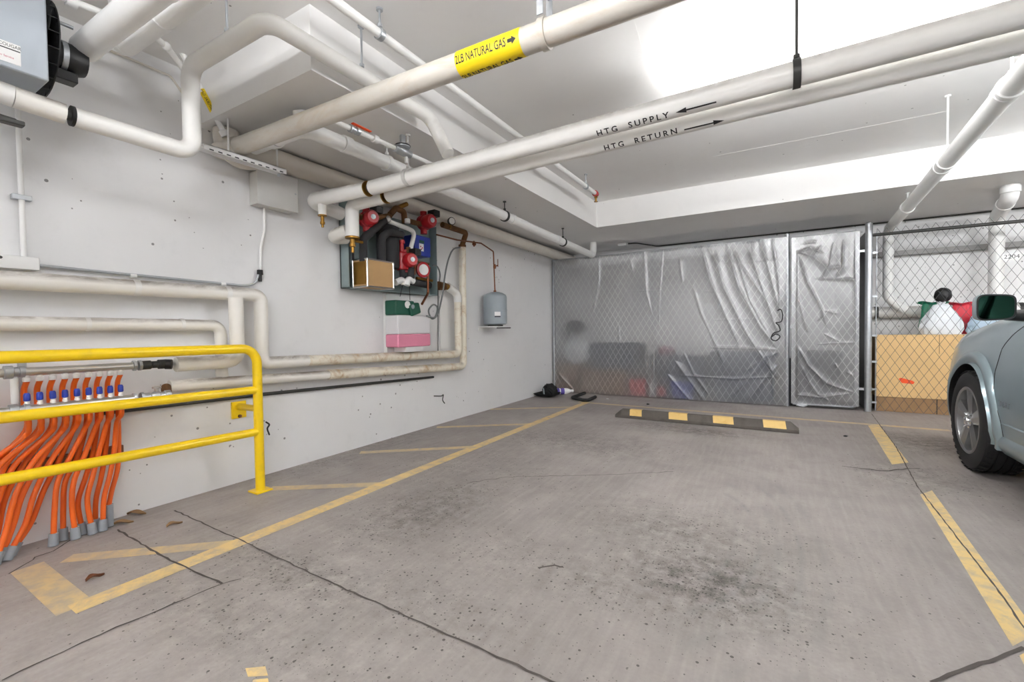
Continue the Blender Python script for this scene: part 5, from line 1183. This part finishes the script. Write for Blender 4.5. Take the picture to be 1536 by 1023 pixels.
for i, (px, py, s, mt) in enumerate(((911, 599, .02, 'white'), (972, 607, .025, 'dark'), (1268, 655, .02, 'black'))):
    q0 = Z(px, py); mb = MB().ball(q0+V(0, 0, s*.35), (s, s*.7, s*.35), 8, 5, jit=.25, rnd=random.Random(i))
    tag(mb.build('floor_crumb', M[mt]), ('white scrap on the floor near the black foam piece', 'dark scrap on the floor between sheet and wheel stop', 'black scrap on the floor left of the yellow line end')[i], 'scrap')
# ------------------------------------------------------------------ the parked car (its nose towards the fence)
CX = 2.13; WYF, WYR, WZ, WR = 4.50, 1.90, .362, .362
ys_ = [5.43, 5.38, 5.28, 5.10, 4.90, 4.50, 4.10, 3.85, 3.6, 2.6, 1.6, 1.1, .92, .86]
zt_ = [.74, .83, .92, 1.00, 1.045, 1.105, 1.135, 1.15, 1.15, 1.14, 1.13, 1.11, 1.06, .98]
hw_ = [.55, .70, .80, .868, .890, .90, .90, .90, .90, .90, .895, .87, .83, .76]
def prof(y):
    o_ = np.argsort(ys_); h = float(np.interp(y, np.array(ys_)[o_], np.array(hw_)[o_])); zt = float(np.interp(y, np.array(ys_)[o_], np.array(zt_)[o_]))
    return [(h-.14, .25), (h-.035, .265), (h-.012, .36), (h-.002, .52), (h, .62), (h-.012, .74), (h-.035, .70+.55*(zt-.70)), (h-.075, zt-.055), (h-.15, zt-.012), (h-.40, zt+.012), (h-.65 if h > .7 else .1, zt+.022), (0, zt+.028)]
def sx_at(y, z):
    p = prof(y)[1:9]; return CX-float(np.interp(z, [q_[1] for q_ in p], [q_[0] for q_ in p]))
car = thing('parked_car', 'silver blue-grey car parked nose-in at the right with its front wheel showing', 'car', (CX, 3.1, 0))
yy = sorted(set(ys_+list(np.linspace(1.2, 5.2, 41))), reverse=True)
m_ = MB(); rows = []
for y in yy:
    p = prof(y); ring = [(CX-a, y, b_) for a, b_ in p]+[(CX+a, y, b_) for a, b_ in p[-2::-1]]; rows.append(ring)
n = len(rows[0]); m_.v = [v for r_ in rows for v in r_]
for i in range(len(rows)-1): m_.f += [(i*n+k, i*n+(k+1) % n, (i+1)*n+(k+1) % n, (i+1)*n+k) for k in range(n)]
m_.f += [tuple(range(n)), tuple(range(len(rows)*n-1, (len(rows)-1)*n-1, -1))]
body = m_.build('body', [M['carpaint'], M['black']], car, smooth=50)
cut = MB()
for wy in (WYF, WYR):
    for sx, ex in ((CX-1.2, CX-.56), (CX+.56, CX+1.2)): cut.cyl((sx, wy, WZ+.01), (ex, wy, WZ+.01), .418, seg=48)
co = cut.build('cutter', M['black'])
md = body.modifiers.new('arch', 'BOOLEAN'); md.object = co; md.operation = 'DIFFERENCE'; md.solver = 'EXACT'
bpy.context.view_layer.update()
dg = bpy.context.evaluated_depsgraph_get(); nm = bpy.data.meshes.new_from_object(body.evaluated_get(dg))
body.modifiers.clear(); old = body.data; body.data = nm; nm.name = 'body'; bpy.data.meshes.remove(old); bpy.data.objects.remove(co)
nm.materials.clear(); nm.materials.append(M['carpaint']); nm.materials.append(M['black'])
for p in nm.polygons:
    c = p.center; r_ = min(math.hypot(c.y-WYF, c.z-WZ-.01), math.hypot(c.y-WYR, c.z-WZ-.01)); low = c.z < .256
    p.material_index = 1 if (low or (r_ < .4185 and (abs(p.normal.x) > .9 and abs(c.x-CX) < .6 or r_ > .38 and abs(p.normal.x) < .3))) else 0
nm.set_sharp_from_angle(angle=math.radians(45))
# wheel arch flares
def flare(wy, side, a0, a1):
    def fn(u, v):
        a = math.radians(a0+(a1-a0)*u); ro = .405+.095*v
        if u > .8: ro += (u-.8)*.10*v
        y = wy-math.cos(a)*ro; z = WZ+.01+math.sin(a)*ro; z = max(z, .20)
        base = sx_at(y, min(max(z, .3), .9)); bul = .032*math.sin(PI*min(1, .25+.75*(1-v)))**.8 if v < .999 else -.004
        x = base-bul if v > .01 else base-.030
        if v < .01: x = base-.034
        return V(x if side < 0 else 2*CX-x, y, z)
    return MB().grid(fn, 48, 10).build('wheel_arch_flare', M['carpaint'], car, smooth=60, fix=False)
for wy in (WYF, WYR):
    for sd in (-1, 1): flare(wy, sd, -14, 188)
def inner_lip(wy):
    def fn(u, v):
        a = math.radians(-14+206*u); ro = .405; y = wy-math.cos(a)*ro; z = max(.2, WZ+.01+math.sin(a)*ro); return V(sx_at(y, min(max(z, .3), .9))-.034+.09*v, y, z)
    return MB().grid(fn, 40, 2).build('wheel_arch_lip', M['black'], car, smooth=60, fix=False)
inner_lip(WYF); inner_lip(WYR)
# front door panel, slightly proud of the body, with its shut line
zs_ = [.36, .45, .60, .75, .90, 1.0, 1.05, 1.10]; yf_ = [3.96, 3.985, 4.07, 4.10, 4.06, 3.96, 3.86, 3.70]
yf = lambda z: float(np.interp(z, zs_, yf_))
def dfn(off, e=0.0): return lambda u, v: (lambda z: (lambda y: V(sx_at(y, z)-off, y, z))(2.78+e+(yf(z)-e*2-2.78)*u))(.355+e+(1.10-2*e-.355)*v)
dr_ = MB().grid(dfn(.006), 40, 30).build('front_door', M['carpaint'], car, smooth=60, fix=False)
pts = [V(sx_at(yf(z)+.006, z)-.0035, yf(z)+.006, z) for z in np.linspace(.355, 1.10, 28)]
MB().tube(pts, .0045, 6).build('shut_line', M['black'], dr_)
MB().tube([V(sx_at(y, .44)-.010, y, .44+(4.0-y)*.0) for y in np.linspace(2.8, 3.95, 12)], .007, 8).build('door_moulding', M['carpaint'], dr_)
bc = V(0, W(1507, 608, 1.225).y, W(1507, 608, 1.225).z)
text_mesh('SPORT', .050, lambda x, y: V(sx_at(bc.y-x*1.1, bc.z+y)-.0095, bc.y-x*1.1, bc.z+y), 'lettering', M['chrome'], dr_)
MB().tube([V(sx_at(3.0, .93)-.01, 3.0, .93), V(sx_at(3.0, .93)-.04, 3.03, .93), V(sx_at(3.0, .93)-.04, 3.17, .93), V(sx_at(3.2, .93)-.01, 3.2, .93)], .011, 10, .02).build('door_handle', M['carpaint'], dr_)
# sill
def sill(u, v):
    y = 2.35+(4.02-2.35)*u; a = PI*v; return V(1.262-.035*math.sin(a), y, .375-.14*v)
MB().grid(sill, 20, 8).build('sill', M['carpaint'], car, smooth=60, fix=False)
# wheels
def wheel(cx_, wy, side):
    ax = V(side, 0, 0); w2 = .118; c = V(cx_, wy, WZ)
    R_ = WR-.002
    tr = [(.235, -w2+.012), (.26, -w2), (R_-.045, -w2), (R_-.015, -w2+.012), (R_, -w2+.035)]
    for g in (-.045, 0, .045): tr += [(R_, g-.007), (R_-.010, g-.005), (R_-.010, g+.005), (R_, g+.007)]
    tr += [(R_, w2-.035), (R_-.015, w2-.012), (R_-.045, w2), (.26, w2), (.235, w2-.012)]
    ob = MB().lathe(c, tr, ax, 64, cap=False).build('wheel', M['tyre'], car, smooth=35)
    tb = MB()
    for k in range(40):
        a = 2*PI*k/40
        for s0_ in (-1, 1):
            p = c+V(0, math.cos(a)*(R_-.004), math.sin(a)*(R_-.004)); tg = V(0, -math.sin(a), math.cos(a)); x_ = V(s0_, 0, 0)
            tb.add([p+x_*(w2-.008)-tg*.018, p+x_*(w2-.008)+tg*.010, p+x_*(w2-.055)+tg*.018, p+x_*(w2-.055)-tg*.010]+[q_+V(0, math.cos(a), math.sin(a))*.007 for q_ in (p+x_*(w2-.02)-tg*.018, p+x_*(w2-.02)+tg*.010, p+x_*(w2-.055)+tg*.018, p+x_*(w2-.055)-tg*.010)], [(4, 5, 6, 7), (0, 1, 5, 4), (1, 2, 6, 5), (2, 3, 7, 6), (3, 0, 4, 7)])
    tb.build('tread', M['tyre'], ob, smooth=0)
    f = w2-.012
    rim = MB().lathe(c, [(.05, f-.09), (.236, f-.10), (.236, f-.005), (.245, f+.004), (.238, f+.010), (.222, f+.004), (.214, f-.055), (.05, f-.06)], ax, 48, cap=False).build('rim', M['rim'], ob)
    sp = MB()
    for k in range(5):
        a = 2*PI*k/5+.35; d_ = V(0, math.cos(a), math.sin(a)); tg = V(0, -math.sin(a), math.cos(a))
        i0 = c+ax*(f-.012)+d_*.04; o0 = c+ax*(f-.004)+d_*.226
        vs = [i0-tg*.034, i0+tg*.034, o0+tg*.062, o0-tg*.062]; mid = [i0+ax*.012, o0+ax*.006]
        vs = vs+[v-ax*.04 for v in vs]+mid
        sp.add(vs, [(0, 8, 9, 3), (8, 1, 2, 9), (0, 3, 7, 4), (1, 5, 6, 2), (3, 9, 2, 6, 7), (0, 4, 5, 1, 8)])
    sp.build('spokes', M['rim'], ob, smooth=20)
    MB().lathe(c+ax*(f-.02), [(.062, 0), (.060, .018), (.034, .022), (.030, .036), (.012, .040)], ax, 24).build('hub_cap', M['chrome'], ob)
    ln = MB()
    for k in range(5):
        a = 2*PI*k/5; p = c+ax*(f-.004)+V(0, math.cos(a), math.sin(a))*.048; MB.cyl(ln, p, p+ax*.018, .011, .008, 8)
    ln.build('wheel_nuts', M['chrome'], ob)
    return ob
for wy in (WYF, WYR):
    wheel(1.325, wy, -1); wheel(2*CX-1.325, wy, 1)
# greenhouse
st = [(3.95, 1.085, .78, 1.09), (3.05, 1.62, .60, 1.10), (2.4, 1.68, .62, 1.10), (1.4, 1.64, .60, 1.10), (.98, 1.15, .70, 1.08)]
m_ = MB(); rr = []
for y, z, h, zb in st: rr.append([(CX-.80, y if y > 3.5 or y < 1.1 else y, zb), (CX-h-.02, y, z-.05), (CX-h+.10, y, z), (CX+h-.10, y, z), (CX+h+.02, y, z-.05), (CX+.80, y, zb)])
nn = 6; m_.v = [v for r_ in rr for v in r_]
for i in range(4): m_.f += [(i*nn+k, i*nn+k+1, (i+1)*nn+k+1, (i+1)*nn+k) for k in range(5)]
m_.f += [tuple(range(nn)), tuple(range(5*nn-1, 4*nn-1, -1))]
MB.build(m_, 'cabin_glass', M['carglass'], car, smooth=30)
rf = MB(); rf.grid(lambda u, v: V(CX-.56+1.12*v, 3.02-1.75*u, 1.632+.055*math.sin(PI*u)*1.0+.02*math.sin(PI*v)), 12, 8); rf.build('roof', M['carpaint'], car, smooth=60, fix=False)
for sd in (-1, 1):
    MB().tube([V(CX+sd*.80, 3.93, 1.09), V(CX+sd*.61, 3.05, 1.60), V(CX+sd*.62, 2.2, 1.66), V(CX+sd*.61, 1.4, 1.62), V(CX+sd*.74, .98, 1.10)], .028, 10, .1).build('roof_pillar', M['carpaint'], car)
    MB().tube([V(CX+sd*.81, 2.35, 1.10), V(CX+sd*.63, 2.35, 1.62)], .022, 8).build('door_pillar', M['black'], car)
    MB().ball((CX+sd*.62, 5.22, .80), (.16, .12, .075), 16, 10).build('headlamp', M['white'], car)
MB().box((CX-.45, 5.425, .62), (CX+.45, 5.445, .72)).build('grille', M['black'], car, bevel=.01)
# mirror
my = 3.50; a_, b_ = P(1464, 442, 1, my), P(1526, 479, 1, my)
mx0, mx1, mz0, mz1 = a_.x, b_.x, b_.z-.004, a_.z
mr = MB(); cxm, czm, rx, rz = (mx0+mx1)/2, (mz0+mz1)/2, (mx1-mx0)/2, (mz1-mz0)/2
def se(a, k): # rounded outline, a little taller towards the outer end
    c_, s_ = math.cos(a), math.sin(a); e = .42
    x = (abs(c_)**e)*math.copysign(1, c_); z = (abs(s_)**e)*math.copysign(1, s_)
    return cxm+x*rx*k, czm+z*rz*k*(1-.06*x)
prf = [(.97, 0), (1.0, .008), (1.0, .03), (.94, .075), (.74, .115), (.3, .135)]
nseg = 40
for k_, dy in prf:
    for i in range(nseg):
        x, z = se(2*PI*i/nseg, k_); mr.v.append((x, my+dy, z))
for j in range(len(prf)-1): mr.f += [(j*nseg+i, j*nseg+(i+1) % nseg, (j+1)*nseg+(i+1) % nseg, (j+1)*nseg+i) for i in range(nseg)]
mr.f += [tuple(range((len(prf)-1)*nseg, len(prf)*nseg))]
mo = mr.build('mirror_housing', M['carpaint'], car, smooth=60)
MB().add([(se(2*PI*i/nseg, .985)[0], my+.004, se(2*PI*i/nseg, .985)[1]) for i in range(nseg)], [tuple(range(nseg))]).build('mirror_rim', M['black'], mo, smooth=0)
MB().add([(se(2*PI*i/nseg, .87)[0], my+.001, se(2*PI*i/nseg, .87)[1]) for i in range(nseg)], [tuple(range(nseg))]).build('mirror_glass', M['mirror'], mo, smooth=0)
MB().tube([V(mx1-.03, my+.06, mz0+.03), V(1.34, my+.09, mz0+.015)], [.030, .038], 12).build('mirror_arm', M['black'], mo)
